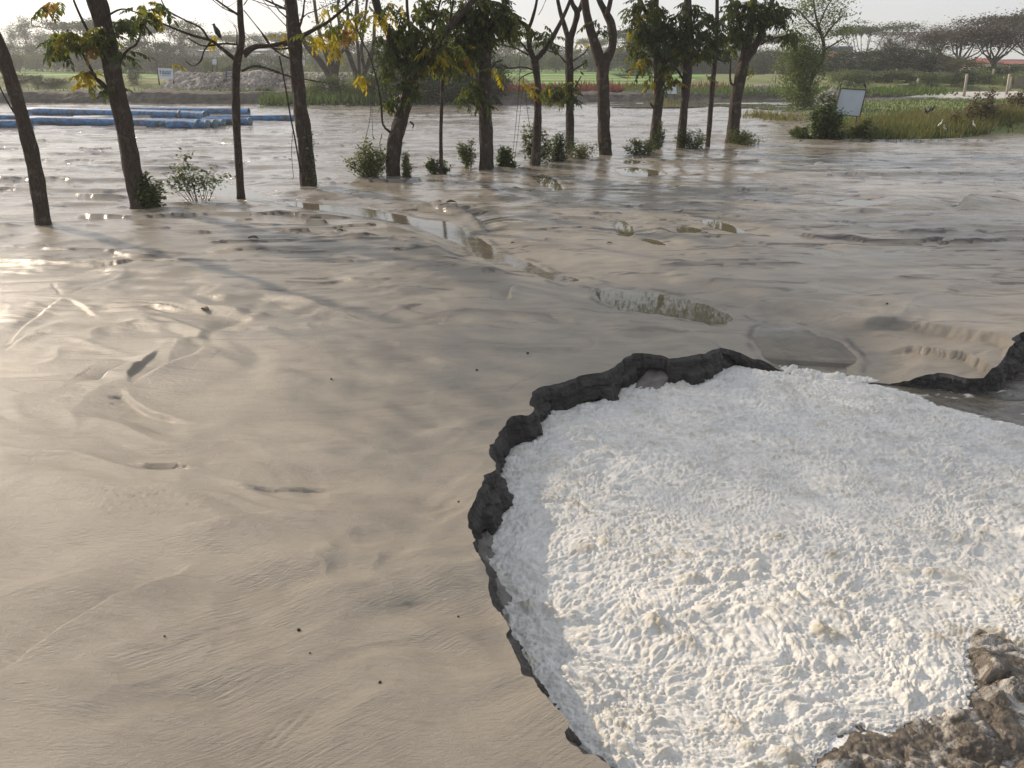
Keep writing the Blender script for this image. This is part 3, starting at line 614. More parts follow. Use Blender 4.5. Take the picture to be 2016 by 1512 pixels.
o = mesh_np('foam', np.stack([X, Y, Z], -1).reshape(-1, 3)[used], remap[Q], M['foam'], attrs={'dirt': dirt.ravel()[used], 'thin': thin.ravel()[used]})
tag(o, 'thick off-white foam filling the scoured pool beside the sand bank', 'foam', kind='stuff')
# brown silt lumps at the lower right rim
def silt(px, py, rx, ry, hh, label, seed):
    c = gp(px, py, WZ); r0 = rx*pxm(c[1], WZ); r1 = ry*pxm(c[1], WZ)*1.25; n_ = 56
    X, Y = np.meshgrid(np.linspace(-1.15, 1.15, n_), np.linspace(-1.15, 1.15, n_)); rr = np.hypot(X, Y)+.25*fbm(X*1.6+seed, Y*1.6, 3, seed)
    wx_, wy_ = X*r0, Y*r1; Z = hh*(1-rr**1.6)+.6*hh*fbm((c[0]+wx_)*9, (c[1]+wy_)*9, 5, seed+3, .65)+.02*np.abs(fbm((c[0]+wx_)*30, (c[1]+wy_)*30, 4, seed+8, .65))
    Z = np.maximum(Z, -.05); idx = np.arange(X.size).reshape(X.shape); Q = np.stack([idx[:-1, :-1], idx[:-1, 1:], idx[1:, 1:], idx[1:, :-1]], -1).reshape(-1, 4)
    Q = Q[(Z.ravel()[Q] > -.045).any(1)]
    o = mesh_np('silt_lump', np.stack([wx_, wy_, Z], -1).reshape(-1, 3), Q, M['silt']); o.location = (c[0], c[1], WZ); tag(o, label, 'silt lump', 'brown silt lumps at the foam rim')
# brown silt shoal under the froth, lower right
us = np.linspace(.16, 1.05, 420); yr = np.linspace(1.7, 3.6, 330); Yb, Ub = np.meshgrid(yr, us, indexing='ij'); Xb = Ub*(Yb+.2); SH = gpoly([(1575, 1560), (1610, 1478), (1680, 1440), (1780, 1428), (1860, 1410), (1905, 1385), (1920, 1330), (1900, 1280), (1925, 1245), (1960, 1250), (2020, 1275), (2300, 1290), (2500, 1900), (1500, 1900)], WZ)
qb = polysd(Xb.ravel(), Yb.ravel(), SH).reshape(Xb.shape)+.05+.07*fbm(Xb*5, Yb*5, 4, 801, .6); w1, w2, w3 = worley(Xb*7+.6*fbm(Xb*3, Yb*3, 3, 5), Yb*8, 811); v1, v2, v3 = worley(Xb*19, Yb*21, 821)
Zb = WZ-.05+sst(-.06, .12, qb)*(.062+.075*np.sqrt(np.clip((w2-w1)*1.2, 0, 1))*w3*sst(0, .3, fbm(Xb*2, Yb*2, 3, 831)+.22)+.020*np.sqrt(np.clip((v2-v1)*1.2, 0, 1))*v3+.03*fbm(Xb*5, Yb*5, 5, 841, .6)+.014*np.abs(fbm(Xb*26, Yb*26, 4, 851, .65)))
idx = np.arange(Xb.size).reshape(Xb.shape); Q = np.stack([idx[:-1, :-1], idx[:-1, 1:], idx[1:, 1:], idx[1:, :-1]], -1).reshape(-1, 4); Q = Q[(qb.ravel()[Q] > -.08).any(1)]
o = mesh_np('silt_shoal', np.stack([Xb, Yb, Zb], -1).reshape(-1, 3), Q, M['silt']); tag(o, kind='structure')
silt(1945, 1265, 26, 13, .05, 'small round brown silt lump poking through the foam near the right edge', 401)
silt(1990, 1365, 40, 28, .07, 'broad brown silt mound at the right edge under the lone round lump', 402)
silt(1930, 1480, 60, 32, .08, 'knobbly dark silt mound in the bottom right corner', 403)
for i, (P, nm, z0, z1, mt) in enumerate(PUDW):
    c = P.mean(0); y0, y1 = P[:, 1].min(), P[:, 1].max(); e = .06+.05*min(1.0, (y1-y0)*.5)
    Ps = smooth_line(np.vstack([P, P[:1]]), 90)[:-1]; T_ = np.roll(Ps, -1, 0)-np.roll(Ps, 1, 0); T_ /= np.maximum(np.hypot(*T_.T), 1e-9)[:, None]
    area = .5*np.sum(Ps[:, 0]*np.roll(Ps[:, 1], -1)-np.roll(Ps[:, 0], -1)*Ps[:, 1]); Nn = np.stack([T_[:, 1], -T_[:, 0]], 1)*(1 if area > 0 else -1)
    Pe = Ps+Nn*({'pool_of_still_water': .03, 'stream_outlet': .16}.get(nm, e)); lv = level(nm, z0, z1, P, Pe[:, 0], Pe[:, 1])-.004
    if nm == 'pool_of_still_water': lv = lv-.09*sst(-.10, .0, polysd(Pe[:, 0], Pe[:, 1], PUDW[2][0]))
    if nm == 'stream_outlet': 
        ins_p = ~inside(Pe[:, 0], Pe[:, 1], LIPC); lv = np.where(ins_p, lv, WZ-.05)
    import mathutils
    tess = mathutils.geometry.tessellate_polygon([[Vector((a, b, 0)) for a, b in Pe]])
    mb = MB(); mb.add([(a, b, z) for (a, b), z in zip(Pe, lv)], [tuple(t_) for t_ in tess]); o = mb.build('water' if nm != 'puddle' else 'puddle', M[mt])
    if o.data.polygons[0].normal.z < 0: o.data.flip_normals()
    tag(o, kind='structure')
# ------------------------------------------------------------------ far ground: embankments, fields, meadow, road bank
def strip(name, pts, prof, mat, seed, namp=.12, kind='structure', sub=14, scale=1.6):
    """bank following a line; prof = [(offset across, height)], rough surface"""
    P = smooth_line(np.array(pts, float), 40*len(pts)); T_ = np.gradient(P, axis=0); T_ /= np.hypot(*T_.T)[:, None]; Nn = np.stack([-T_[:, 1], T_[:, 0]], 1)
    pr = np.array(prof, float); tt = np.linspace(0, len(pr)-1, (len(pr)-1)*sub+1); ofs = np.interp(tt, range(len(pr)), pr[:, 0]); hh = np.interp(tt, range(len(pr)), pr[:, 1])
    X = P[:, 0][None]+Nn[:, 0][None]*ofs[:, None]; Y = P[:, 1][None]+Nn[:, 1][None]*ofs[:, None]
    Z = hh[:, None]+namp*fbm(X*scale, Y*scale, 5, seed, .6)*sst(0, .3, hh)[:, None]+namp*1.2*fbm(X*.25, Y*.25, 2, seed+9)*sst(0, .3, hh)[:, None]
    idx = np.arange(X.size).reshape(X.shape); Q = np.stack([idx[:-1, :-1], idx[:-1, 1:], idx[1:, 1:], idx[1:, :-1]], -1).reshape(-1, 4)
    o = mesh_np(name, np.stack([X, Y, Z], -1).reshape(-1, 3), Q, mat); return tag(o, kind=kind)
def sheet(name, pts, z, mat, kind='structure'):
    mb = MB(); mb.add([(x, y, z) for x, y in pts], [tuple(range(len(pts)))]); return tag(mb.build(name, mat), kind=kind)
sheet('ground', [(-1190, 46), (1190, 46), (1190, 1390), (-1190, 1390)], -.16, M['field'])
sheet('ground', [(-1190, -90), (1190, -90), (1190, 45.9), (-1190, 45.9)], -.9, M['soil'])
sheet('field', [(-400, 62), (60, 62), (90, 300), (-500, 300)], .05, M['field'])
crop = [  # green crop bands of the left and middle fields: y from, y to, x from, x to, colour
    (92, 99, -90, 0, 'a'), (101, 112, -95, 14, 'b'), (114, 131, -110, 20, 'a'), (134, 152, -120, 25, 'b'), (156, 190, -140, 30, 'a'), (194, 240, -170, 40, 'b'),
    (66, 74, -3, 17, 'b'), (75.5, 86, -2, 22, 'a'), (88, 100, 1, 26, 'b'), (103, 128, 15, 34, 'a')]
M['cropa'] = simple('bright_crop', (.12, .26, .04), (.15, .27, .06), .9, .9, .05); M['cropb'] = simple('pale_crop', (.15, .23, .06), (.18, .23, .08), .9, .7, .05)
for i, (y0, y1, x0, x1, k) in enumerate(crop):
    n_ = 40; xs = np.linspace(x0, x1, n_); mb = MB(); V = []
    for x in xs: 
        w_ = 1.2*float(perlin(np.array(x*.05), np.array(i*3.3))); V += [(x, y0+w_, .10), (x, y0+w_+.15, .34), (x, y1+w_-.15, .34), (x, y1+w_, .10)]
    Fs = [(a*4+k_, a*4+4+k_, a*4+5+k_, a*4+1+k_) for a in range(n_-1) for k_ in range(3)]
    mb.add(V, Fs); tag(mb.build('field', M['crop'+k]), kind='structure')
strip('embankment', [(-120, 49), (-60, 51), (-34, 52), (-20, 51), (-15.5, 52), (-13.5, 55)], [(-1.0, -.1), (-.3, .60), (.9, .70), (1.6, .55), (2.6, .1)], M['soil'], 500, .22, scale=1.3)
strip('embankment', [(-1, 50), (4, 52), (9, 54), (15, 56), (22, 58), (30, 60)], [(-1.5, -.1), (-.5, .45), (.8, .6), (2.5, .35), (4, .05)], M['soil'], 510, .16)
strip('rubble_bank', [(-26, 63), (-20, 62), (-12, 60), (-6, 59), (-2, 60)], [(-2.8, -.05), (-1.2, .8), (0, 1.5), (1.5, 1.45), (3, .4)], M['rubble'], 520, .35, scale=2.2)
strip('rubble_bank', [(13, 62), (20, 66), (26, 68)], [(-1.6, -.05), (-.6, .45), (.6, .5), (2, .1)], M['rubble'], 530, .25)
strip('field_bank', [(-80, 82), (-45, 80), (-25, 78), (-8, 80), (0, 84)], [(-5, 0), (-2, .7), (1, .9), (6, .1)], M['meadow'], 540, .3, scale=.5)
# stones lying on the rubble banks: countless
def stones(name, n_, fn, smin, smax, mat):
    V = []; Fs = []; base = np.array([[1, 0, 0], [-1, 0, 0], [0, 1, 0], [0, -1, 0], [0, 0, 1], [0, 0, -1]], float); tri = [(0, 2, 4), (2, 1, 4), (1, 3, 4), (3, 0, 4), (2, 0, 5), (1, 2, 5), (3, 1, 5), (0, 3, 5)]
    for k in range(n_):
        p = fn(); s_ = RNG.uniform(smin, smax); b = len(V); rot = RNG.normal(size=(3, 3)); q_, _ = np.linalg.qr(rot)
        for v in (base*RNG.uniform(.6, 1.2, (6, 3)))@q_*s_: V.append((p[0]+v[0], p[1]+v[1], p[2]+v[2]))
        Fs += [(a+b, c+b, d+b) for a, c, d in tri]
    return tag(mesh_np(name, V, Fs, mat, smooth=False), kind='stuff')
def rb():
    x = RNG.uniform(-25, -2.5); y0 = np.interp(x, [-26, -20, -12, -6, -2], [63, 62, 60, 59, 60]); f = RNG.uniform(0, 1); return (x, y0-2.8+f*3, f*1.5+RNG.uniform(0, .15))
stones('loose_stones', 1800, rb, .06, .2, M['rubble'])
# pond water in front of the middle bank, and its grassy rim
pw = [gp(a, b)[:2] for a, b in [(1205, 213), (1300, 214), (1420, 211), (1500, 216), (1560, 222), (1590, 212), (1560, 192), (1400, 187), (1240, 190), (1180, 196)]]
sheet('pond', pw, .055, M['pond'])
mp = [gp(a, b)[:2] for a, b in [(1550, 274), (1600, 279), (1690, 282), (1800, 281), (1880, 276), (1960, 266), (2100, 262), (2500, 262), (2600, 196), (2100, 196), (1800, 197), (1640, 203), (1580, 212), (1545, 222), (1590, 240), (1580, 258)]]
X, Y = np.meshgrid(np.linspace(9, 70, 150), np.linspace(24, 64, 130)); P = np.array(mp); q = polysd(X.ravel(), Y.ravel(), P).reshape(X.shape)+.6*fbm(X*.5, Y*.5, 4, 601)
mound = np.exp(-((Y-30-.04*(X-10))/3.2)**2)*(.08+.6*sst(14, 24, X))
Z = -.12+sst(-.3, 1.2, q)*(.20+mound+.10*fbm(X*.5, Y*.5, 4, 602)); MEADOW = (P,)
def mz(x, y):
    i = np.clip(int((x-9)/(61)*149), 0, 149); j = np.clip(int((y-24)/40*129), 0, 129); return float(Z[j, i])
MZ = Z.copy()
def mz(x, y): return float(MZ[int(np.clip((y-24)/40*129, 0, 129)), int(np.clip((x-9)/61*149, 0, 149))])
idx = np.arange(X.size).reshape(X.shape); Q = np.stack([idx[:-1, :-1], idx[:-1, 1:], idx[1:, 1:], idx[1:, :-1]], -1).reshape(-1, 4); Q = Q[(Z.ravel()[Q] > -.1).any(1)]
tag(mesh_np('meadow', np.stack([X, Y, Z], -1).reshape(-1, 3), Q, M['meadow']), kind='structure')
strip('sand_strip', [(20, 62), (30, 60), (42, 59), (60, 60), (90, 62)], [(-3.2, -.1), (-1, .22), (2, .25), (6, .05)], M['pale'], 620, .12, scale=.8)
strip('grass_bank', [(17, 78), (30, 74), (45, 72), (62, 72), (110, 75)], [(-8, 0), (-3, .35), (3, .55), (9, .6), (40, .5)], M['meadow'], 630, .25, scale=.4)
strip('road_embankment', [(26, 150), (45, 146), (70, 140), (110, 134), (200, 130)], [(-9, .2), (-3, 2.3), (0, 2.4), (6, 2.4), (12, .2)], M['soil'], 640, .1, scale=.3)

# grass tufts: countless
def blades(name, n_, fn, mat, h0, h1, wd):
    x, y, z, hs_ = fn(n_); b = RNG.uniform(0, 2*np.pi, n_); h_ = RNG.uniform(h0, h1, n_)*hs_; l = RNG.normal(0, .28, (2, n_))*h_; ca, sa = np.cos(b)*wd, np.sin(b)*wd
    V = np.stack([np.stack([x-ca, y-sa, z], 1), np.stack([x+ca, y+sa, z], 1), np.stack([x+l[0], y+l[1], z+h_], 1)], 1)
    return tag(mesh_np(name, V.reshape(-1, 3), np.arange(n_*3).reshape(-1, 3), mat, smooth=False), kind='stuff')
def in_poly(P, x0, x1, y0, y1, zf, hf=None):
    def f(n_):
        x = RNG.uniform(x0, x1, n_*12); y = y0+(y1-y0)*RNG.random(n_*12)**1.3; k = inside(x, y, P); x, y = x[k], y[k]
        i = RNG.integers(0, len(x), n_); x, y = x[i], y[i]
        z = MZ[np.clip((y-24)/40*129, 0, 129).astype(int), np.clip((x-9)/61*149, 0, 149).astype(int)]
        return x, y, z, (hf(x, y) if hf else np.ones(n_))
    return f
front = np.array([gp(a, b)[:2] for a, b in [(1640, 276), (1700, 279), (1800, 279), (1880, 273), (1960, 263), (2100, 259), (2500, 259), (2500, 225), (2016, 222), (1850, 236), (1700, 242)]])
hf = lambda x, y: (.45+.75*np.maximum(0, fbm(x*.6, y*.6, 3, 650)+.45))*np.where(y > 28, 1.0, .8)
blades('tall_grass', 16000, in_poly(front, 9, 40, 25, 38, mz, hf), M['grass'], .2, .62, .022)
blades('tall_grass', 9000, in_poly(front, 9, 40, 25, 38, mz, hf), M['weed'], .15, .5, .035)
blades('tall_grass', 2600, in_poly(front, 15, 30, 26, 34, mz, lambda x, y: hf(x, y)*np.where((x > 17) & (perlin(x*.5, y*.5, 5) > -.1), 1, .2)), M['dryweed'], .3, .8, .02)
blades('short_grass', 15000, in_poly(P, 9, 60, 26, 58, mz), M['grassg'], .06, .20, .035)
def onstrip(x0, x1, y0, y1, z0, z1): return lambda m_: (RNG.uniform(x0, x1, m_), RNG.uniform(y0, y1, m_), RNG.uniform(z0, z1, m_), RNG.uniform(.5, 1.3, m_))
blades('bank_grass', 5000, lambda m_: (lambda x: (x, np.interp(x, [-18, -10, -6, -1, 3], [48.6, 49, 50.0, 51.5, 50])+RNG.normal(0, .5, m_), RNG.uniform(0, .35, m_), np.ones(m_)))(RNG.uniform(-15, 3, m_)), M['grassg'], .15, .6, .05)
blades('bank_grass', 6000, onstrip(-50, -5, 55.0, 59, .05, .4), M['grassg'], .15, .45, .06)
blades('bank_grass', 3500, onstrip(8, 30, 54, 60, .3, .6), M['grassg'], .15, .45, .06)
blades('red_crop', 3500, onstrip(-1, 16.5, 60.5, 64, .1, .3), M['red'], .3, .8, .08)
blades('tall_crop', 4000, onstrip(-60, -25, 150, 165, 0, .3), M['weedl'], .5, 2.0, .25)
def shore(m_):
    c = np.array([gp(*q_) for q_ in [(1505, 232), (1500, 230), (1545, 238), (1290, 198), (1320, 205), (1265, 200)]])[RNG.integers(0, 6, m_)]; return c[:, 0]+RNG.normal(0, .6, m_), c[:, 1]+RNG.normal(0, .35, m_), np.zeros(m_), np.ones(m_)
blades('shore_grass', 900, shore, M['grass'], .1, .45, .03)

# ------------------------------------------------------------------ row of trees
def spray_mesh(mat, n_=9, L=.34, lw=.026, seed=0, ll=.125):
    rnd = random.Random(seed); mb = MB(); mb.tube([(0, 0, 0), (L*.5, 0, -.03), (L, 0, -.10)], [.003, .0025, .0015], 3, False)
    for k in range(n_):
        t = .22+.78*(k//2)/max(1, (n_-1)//2); sd_ = 1 if k % 2 else -1
        if k == n_-1: a = 0; t = 1
        else: a = sd_*rnd.uniform(.75, 1.2)
        bx, bz = L*t, -.10*t*t; l = ll*rnd.uniform(.75, 1.1); dr = rnd.uniform(-.9, -.25); d = Vector((math.cos(a)*math.cos(dr), math.sin(a)*math.cos(dr), math.sin(dr)))
        s_ = Vector((-math.sin(a), math.cos(a), 0)); wv = s_*lw; b = Vector((bx, 0, bz)); up = Vector((0, 0, .012))
        mb.add([b, b+d*l*.35+wv+up, b+d*l*.75+wv*.8, b+d*l+Vector((0, 0, -.02)), b+d*l*.75-wv*.8, b+d*l*.35-wv+up, b+d*l*.5-up], [(0, 6, 1), (1, 6, 2), (2, 6, 3), (3, 6, 4), (4, 6, 5), (5, 6, 0)], False)
    me = mb.build('leaf_spray', mat); d = me.data; bpy.data.objects.remove(me); return d
SPR = {k: [spray_mesh(M[mk], n_, seed=s_*7+i, L=L_) for s_, (n_, L_) in enumerate([(11, .34), (9, .28), (13, .38)])] for i, (k, mk) in enumerate([('g', 'leaf'), ('m', 'leaf2'), ('y', 'yleaf'), ('o', 'oleaf')])}
def sprays(root, spots, Y, depth=.5):
    """spots: (px, py, rx, ry, count, kinds)"""
    for px, py, rx, ry, cnt, kinds in spots:
        for k in range(int(cnt*(2.6 if cnt >= 25 else 1.8))):
            a = random.uniform(0, 6.28); r_ = random.random()**.5
            p_ = at(px+rx*r_*math.cos(a), py+ry*r_*math.sin(a), Y+random.uniform(-depth, depth))
            o = bpy.data.objects.new('leaf_spray', random.choice(SPR[random.choice(kinds)])); col.objects.link(o)
            o.parent = root; o.location = p_-root.location; o.scale = [random.uniform(.7, 1.1)]*3
            o.rotation_euler = (random.uniform(-.5, .5), random.uniform(-.2, .9), random.uniform(0, 6.28))
def twigs(mb, p, d, L, r, depth, rnd, bend=.35):
    P = [p.copy()]; q = p.copy(); dd = d.copy(); n_ = 6
    for k in range(n_):
        dd = (dd+Vector((rnd.gauss(0, bend), rnd.gauss(0, bend), rnd.gauss(0, bend)+.05))*.5).normalized(); q = q+dd*L/n_; P.append(q.copy())
    mb.tube(P, [r*(1-.75*i/n_) for i in range(n_+1)], 5, False)
    if depth > 0:
        for k in range(rnd.randint(2, 4)):
            i = rnd.randint(2, n_); nd = (dd+Vector((rnd.gauss(0, .8), rnd.gauss(0, .8), rnd.gauss(0, .5)))).normalized(); twigs(mb, P[i], nd, L*rnd.uniform(.45, .7), r*.45, depth-1, rnd, bend)
def pxtube(mb, pts, Y, dY=0, n=10, rough=.12, seed=0, dens=6, dY0=0):
    P = smooth_line(np.array([(a, b, c) for a, b, c in pts], float), dens*len(pts)); L = len(P); V = []; Rr = []
    for i, (a, b, c) in enumerate(P):
        y = Y+dY0+dY*i/L; q = at(a, b, y); V.append(q); Rr.append(max(.004, c*.5*pxm(y, q.z)))
    mb.tube(V, Rr, n, True, rough, seed); return V
def smooth_line3(P, n): return smooth_line(P, n)
def crown(root, cpx, Y, cz, rx, rz, n_, mat, seed):
    c = at(cpx, 100, Y); rng = np.random.default_rng(abs(seed)); V = np.zeros((n_, 4, 3)); 
    cl = rng.normal(size=(22, 3)); cl /= np.linalg.norm(cl, axis=1)[:, None]; cl *= rng.uniform(.3, .95, (22, 1))
    for k in range(n_):
        b = cl[rng.integers(22)]+rng.normal(0, .20, 3); x = c.x+b[0]*rx; y = Y+b[1]*rx; z = cz+b[2]*rz; a = rng.uniform(0, 6.28); l, w_ = rng.uniform(.10, .17), rng.uniform(.03, .045); t_ = rng.uniform(-.9, .3)
        d = np.array([math.cos(a)*math.cos(t_), math.sin(a)*math.cos(t_), math.sin(t_)])*l; s_ = np.array([-math.sin(a), math.cos(a), rng.uniform(-.4, .4)])*w_; o_ = np.array([x, y, max(z, cz-rz)])
        V[k] = [o_, o_+d*.5+s_, o_+d, o_+d*.5-s_]
    o = mesh_np('crown', V.reshape(-1, 3), np.arange(n_*4).reshape(-1, 4), mat, smooth=False); o['kind'] = 'stuff'; hang(o, root); return o
TREES = []
def tree(label, base, trunk, limbs, spots, crn=None, twg=(), mat='bark', seed=0, n=14, cat='tree', name='roadside_tree'):
    g = gp(*base); z0 = hz(g[0], g[1]); Y = g[1]; root = empty(name, (g[0], g[1], z0)); tag(root, label, cat, 'trees standing in the flooded row')
    mb = MB(); p0 = trunk[0]; first = (p0[0], p0[1]+.6*abs(p0[2])*.5, p0[2]*1.12); pxtube(mb, [first]+list(trunk), Y, n=n, seed=seed, dens=9); hang(mb.build('trunk', M[mat]), root)
    for i, l in enumerate(limbs):
        mb = MB(); pxtube(mb, l, Y, random.uniform(-.5, .5) if i else 0, 9, seed=seed+i); o = mb.build('limb', M[mat]); hang(o, root)
    if twg:
        for (a, b, dx, dy, L, r) in twg:
            mb = MB(); rnd = random.Random(seed*31+int(a)); p_ = at(a, b, Y); twigs(mb, p_, Vector((dx, rnd.uniform(-.3, .3), dy)).normalized(), L, r, 2, rnd, .28); o = mb.build('twig', M[mat]); hang(o, root)
    sprays(root, spots, Y)
    if crn:
        for (cx, cz, rx, rz, n_) in crn: crown(root, cx, Y, cz, rx, rz, n_, M['leaf'], seed+cx)
    return root, Y
tree('leaning rough-barked tree cut by the left edge, nearest of the row', (86, 446), [(86, 444, 30), (76, 380, 28), (62, 300, 27), (42, 225, 25), (22, 160, 25), (2, 95, 22), (-30, 20, 20)],
     [[(22, 165, 16), (0, 125, 13), (-30, 100, 10)], [(32, 228, 4), (10, 192, 3), (-10, 150, 2)], [(55, 305, 5), (48, 297, 4), (46, 292, 2)], [(-30, 20, 18), (-60, -60, 15), (-80, -160, 12)]], [],
     [(-60, 5.6, 1.9, 1.5, 2600)], seed=1)
tree('thick leaning tree with yellow and green leaves on its left branches, bush at its foot', (283, 412), [(274, 408, 34), (262, 340, 33), (247, 260, 33), (228, 170, 33), (213, 90, 34), (198, 30, 36), (182, -30, 36), (165, -130, 32), (155, -260, 28)],
     [[(215, 180, 7), (190, 155, 6), (165, 110, 5), (140, 75, 4), (132, 58, 3)], [(208, 105, 6), (180, 70, 6), (165, 45, 5), (145, 0, 4), (135, -40, 3)], [(232, 128, 7), (250, 100, 5), (270, 85, 4), (280, 50, 3)], [(225, 195, 5), (205, 165, 4), (185, 150, 3), (175, 140, 2)], [(205, 35, 4), (240, 18, 3), (280, 28, 2)], [(185, 0, 20), (230, -110, 14), (270, -200, 10)]],
     [(122, 66, 24, 10, 6, 'ymm'), (120, 82, 28, 14, 13, 'mgmg'), (165, 62, 20, 12, 5, 'ym'), (172, 84, 14, 8, 5, 'om'), (205, 65, 22, 16, 11, 'gm'), (250, 40, 26, 10, 9, 'g'), (280, 22, 22, 20, 9, 'gm'), (240, 103, 10, 8, 3, 'g'), (165, 140, 16, 9, 6, 'y'), (112, 10, 20, 10, 3, 'mmo'), (180, 165, 6, 6, 2, 'my'), (228, 170, 12, 4, 3, 'gm'), (300, 10, 12, 12, 3, 'yg')],
     [(190, 6.2, 2.4, 1.7, 6000)], seed=2)
tree('slim nearly bare tree with long branches reaching left, a black bird on one', (474, 388), [(474, 386, 16), (470, 320, 15), (466, 250, 15), (464, 180, 15), (466, 125, 16), (476, 80, 13), (473, 30, 11), (471, -40, 10), (468, -160, 8)],
     [[(464, 118, 9), (440, 98, 7), (415, 80, 6), (380, 70, 5), (340, 55, 4), (300, 38, 3), (285, 36, 2)], [(412, 80, 5), (395, 55, 4), (365, 40, 3), (330, 20, 3), (315, -5, 2)], [(414, 84, 4), (402, 100, 3), (395, 120, 3), (380, 130, 2), (365, 120, 2)], [(470, 88, 4), (440, 86, 4), (400, 90, 3), (370, 75, 2)], [(478, 105, 9), (500, 92, 8), (530, 90, 7), (565, 82, 6)], [(476, 140, 5), (500, 130, 4), (530, 136, 4), (570, 150, 3), (640, 163, 2)], [(466, 85, 3), (466, 60, 2), (460, 50, 1.5)], [(478, 35, 5), (440, 10, 4), (400, -20, 3)]],
     [(422, 70, 8, 4, 1, 'y'), (338, 127, 5, 3, 1, 'y')], [(440, 5.8, 1.6, 1.3, 900)], [(478, 30, -1, .4, 1.1, .012), (365, 40, -1, .3, .6, .006), (480, 10, .8, .6, 1.0, .01)], seed=3, n=12)
tree('dark straight tree with a creeper on its right side, beside the leaning rod', (606, 368), [(607, 366, 33), (603, 310, 30), (597, 250, 29), (589, 190, 26), (583, 130, 26), (580, 80, 27), (576, 30, 25), (568, -30, 22), (560, -140, 18)],
     [[(580, 82, 9), (555, 88, 7), (525, 90, 7), (500, 96, 6), (482, 112, 6)], [(588, 75, 10), (615, 60, 7), (650, 40, 6), (690, 5, 5), (720, -30, 4)], [(570, 95, 4), (540, 95, 3), (520, 70, 3), (500, 45, 2), (480, 20, 2)], [(578, 118, 4), (555, 108, 3), (530, 88, 3), (512, 60, 2)], [(578, 25, 5), (545, 10, 4), (500, -10, 3)], [(588, 60, 4), (596, 30, 4), (600, 0, 3), (610, -40, 3)]],
     [(553, 70, 10, 5, 3, 'y'), (604, 73, 12, 8, 4, 'ym')], [(560, 6.0, 1.5, 1.3, 1300)], [(570, 40, -1, .5, 1.5, .016), (572, 20, -.9, .2, 1.3, .012), (585, 70, -1, .7, 1.4, .012), (590, 40, .7, .7, 1.2, .012), (520, 90, -.6, .6, .9, .008), (650, 38, -.3, .8, .8, .008)], mat='bark2', seed=4)
tree('crooked forked tree with reddish-brown trunk leaning right and yellow leaves on its left', (776, 350), [(775, 348, 27), (774, 310, 28), (778, 275, 29), (790, 235, 27), (800, 195, 24), (806, 160, 22)],
     [[(806, 165, 20), (795, 140, 17), (778, 110, 16), (766, 70, 15), (750, 35, 16), (738, -10, 16), (725, -100, 14)], [(806, 162, 20), (825, 135, 18), (850, 105, 15), (868, 75, 12), (900, 35, 12), (935, -5, 11), (980, -80, 9)], [(770, 262, 6), (754, 245, 4), (750, 205, 4), (742, 160, 3), (728, 110, 3), (712, 80, 3), (690, 20, 2)], [(800, 130, 7), (808, 80, 7), (802, 20, 6), (800, -60, 6)], [(815, 120, 6), (850, 60, 5), (870, -10, 4)], [(808, 240, 4), (814, 246, 3), (812, 252, 2)]],
     [(655, 35, 26, 34, 9, 'ymm'), (680, 62, 22, 22, 9, 'ymo'), (640, 80, 16, 16, 4, 'ym'), (665, 95, 12, 12, 4, 'y'), (720, 30, 25, 25, 8, 'ym'), (705, 150, 16, 5, 4, 'y'), (762, 205, 5, 10, 2, 'ym'), (765, 120, 22, 30, 12, 'mg'), (790, 80, 40, 40, 32, 'gmg'), (840, 35, 45, 45, 34, 'gm'), (800, 170, 30, 18, 16, 'gmg'), (850, 110, 30, 25, 18, 'gmy'), (770, 30, 30, 30, 10, 'gy'), (765, 195, 14, 8, 5, 'g'), (820, 130, 25, 25, 10, 'g')],
     [(740, 6.2, 2.0, 1.5, 3200), (900, 6.0, 1.7, 1.4, 2400)], mat='bark2', seed=5)
tree('thin pale sapling between the crooked forked tree and the broad dark one', (870, 345), [(869, 342, 8), (868, 280, 7), (869, 220, 7), (871, 160, 7), (876, 110, 6), (885, 50, 5), (895, -20, 4)], [[(872, 150, 4), (890, 135, 3), (902, 110, 2)]],
     [(872, 120, 24, 22, 16, 'gmy'), (888, 90, 22, 20, 10, 'gm')], [(890, 4.9, .8, .8, 400)], mat='bark2', seed=6, n=9)
tree('broad straight tree under a dense dark crown with hanging leaf clusters on its trunk', (958, 335), [(958, 333, 29), (957, 280, 27), (956, 220, 25), (955, 160, 24), (955, 100, 22), (953, 40, 20), (955, -60, 18)], [[(950, 100, 8), (925, 60, 7), (905, 10, 6)], [(960, 60, 8), (990, 20, 7), (1010, -30, 6)], [(957, 150, 4), (975, 125, 3), (990, 118, 2)]],
     [(910, 30, 40, 35, 46, 'gmg'), (960, 20, 40, 30, 45, 'g'), (990, 50, 30, 28, 32, 'gm'), (930, 75, 35, 25, 32, 'gm'), (895, 95, 30, 30, 22, 'gmy'), (935, 170, 22, 16, 14, 'gm'), (950, 195, 14, 16, 12, 'gm'), (910, 195, 14, 8, 4, 'g'), (978, 135, 10, 8, 3, 'ym'), (920, 110, 16, 10, 5, 'om'), (905, 130, 25, 15, 12, 'gmy')],
     [(950, 6.0, 2.0, 1.7, 3600)], mat='bark2', seed=7)
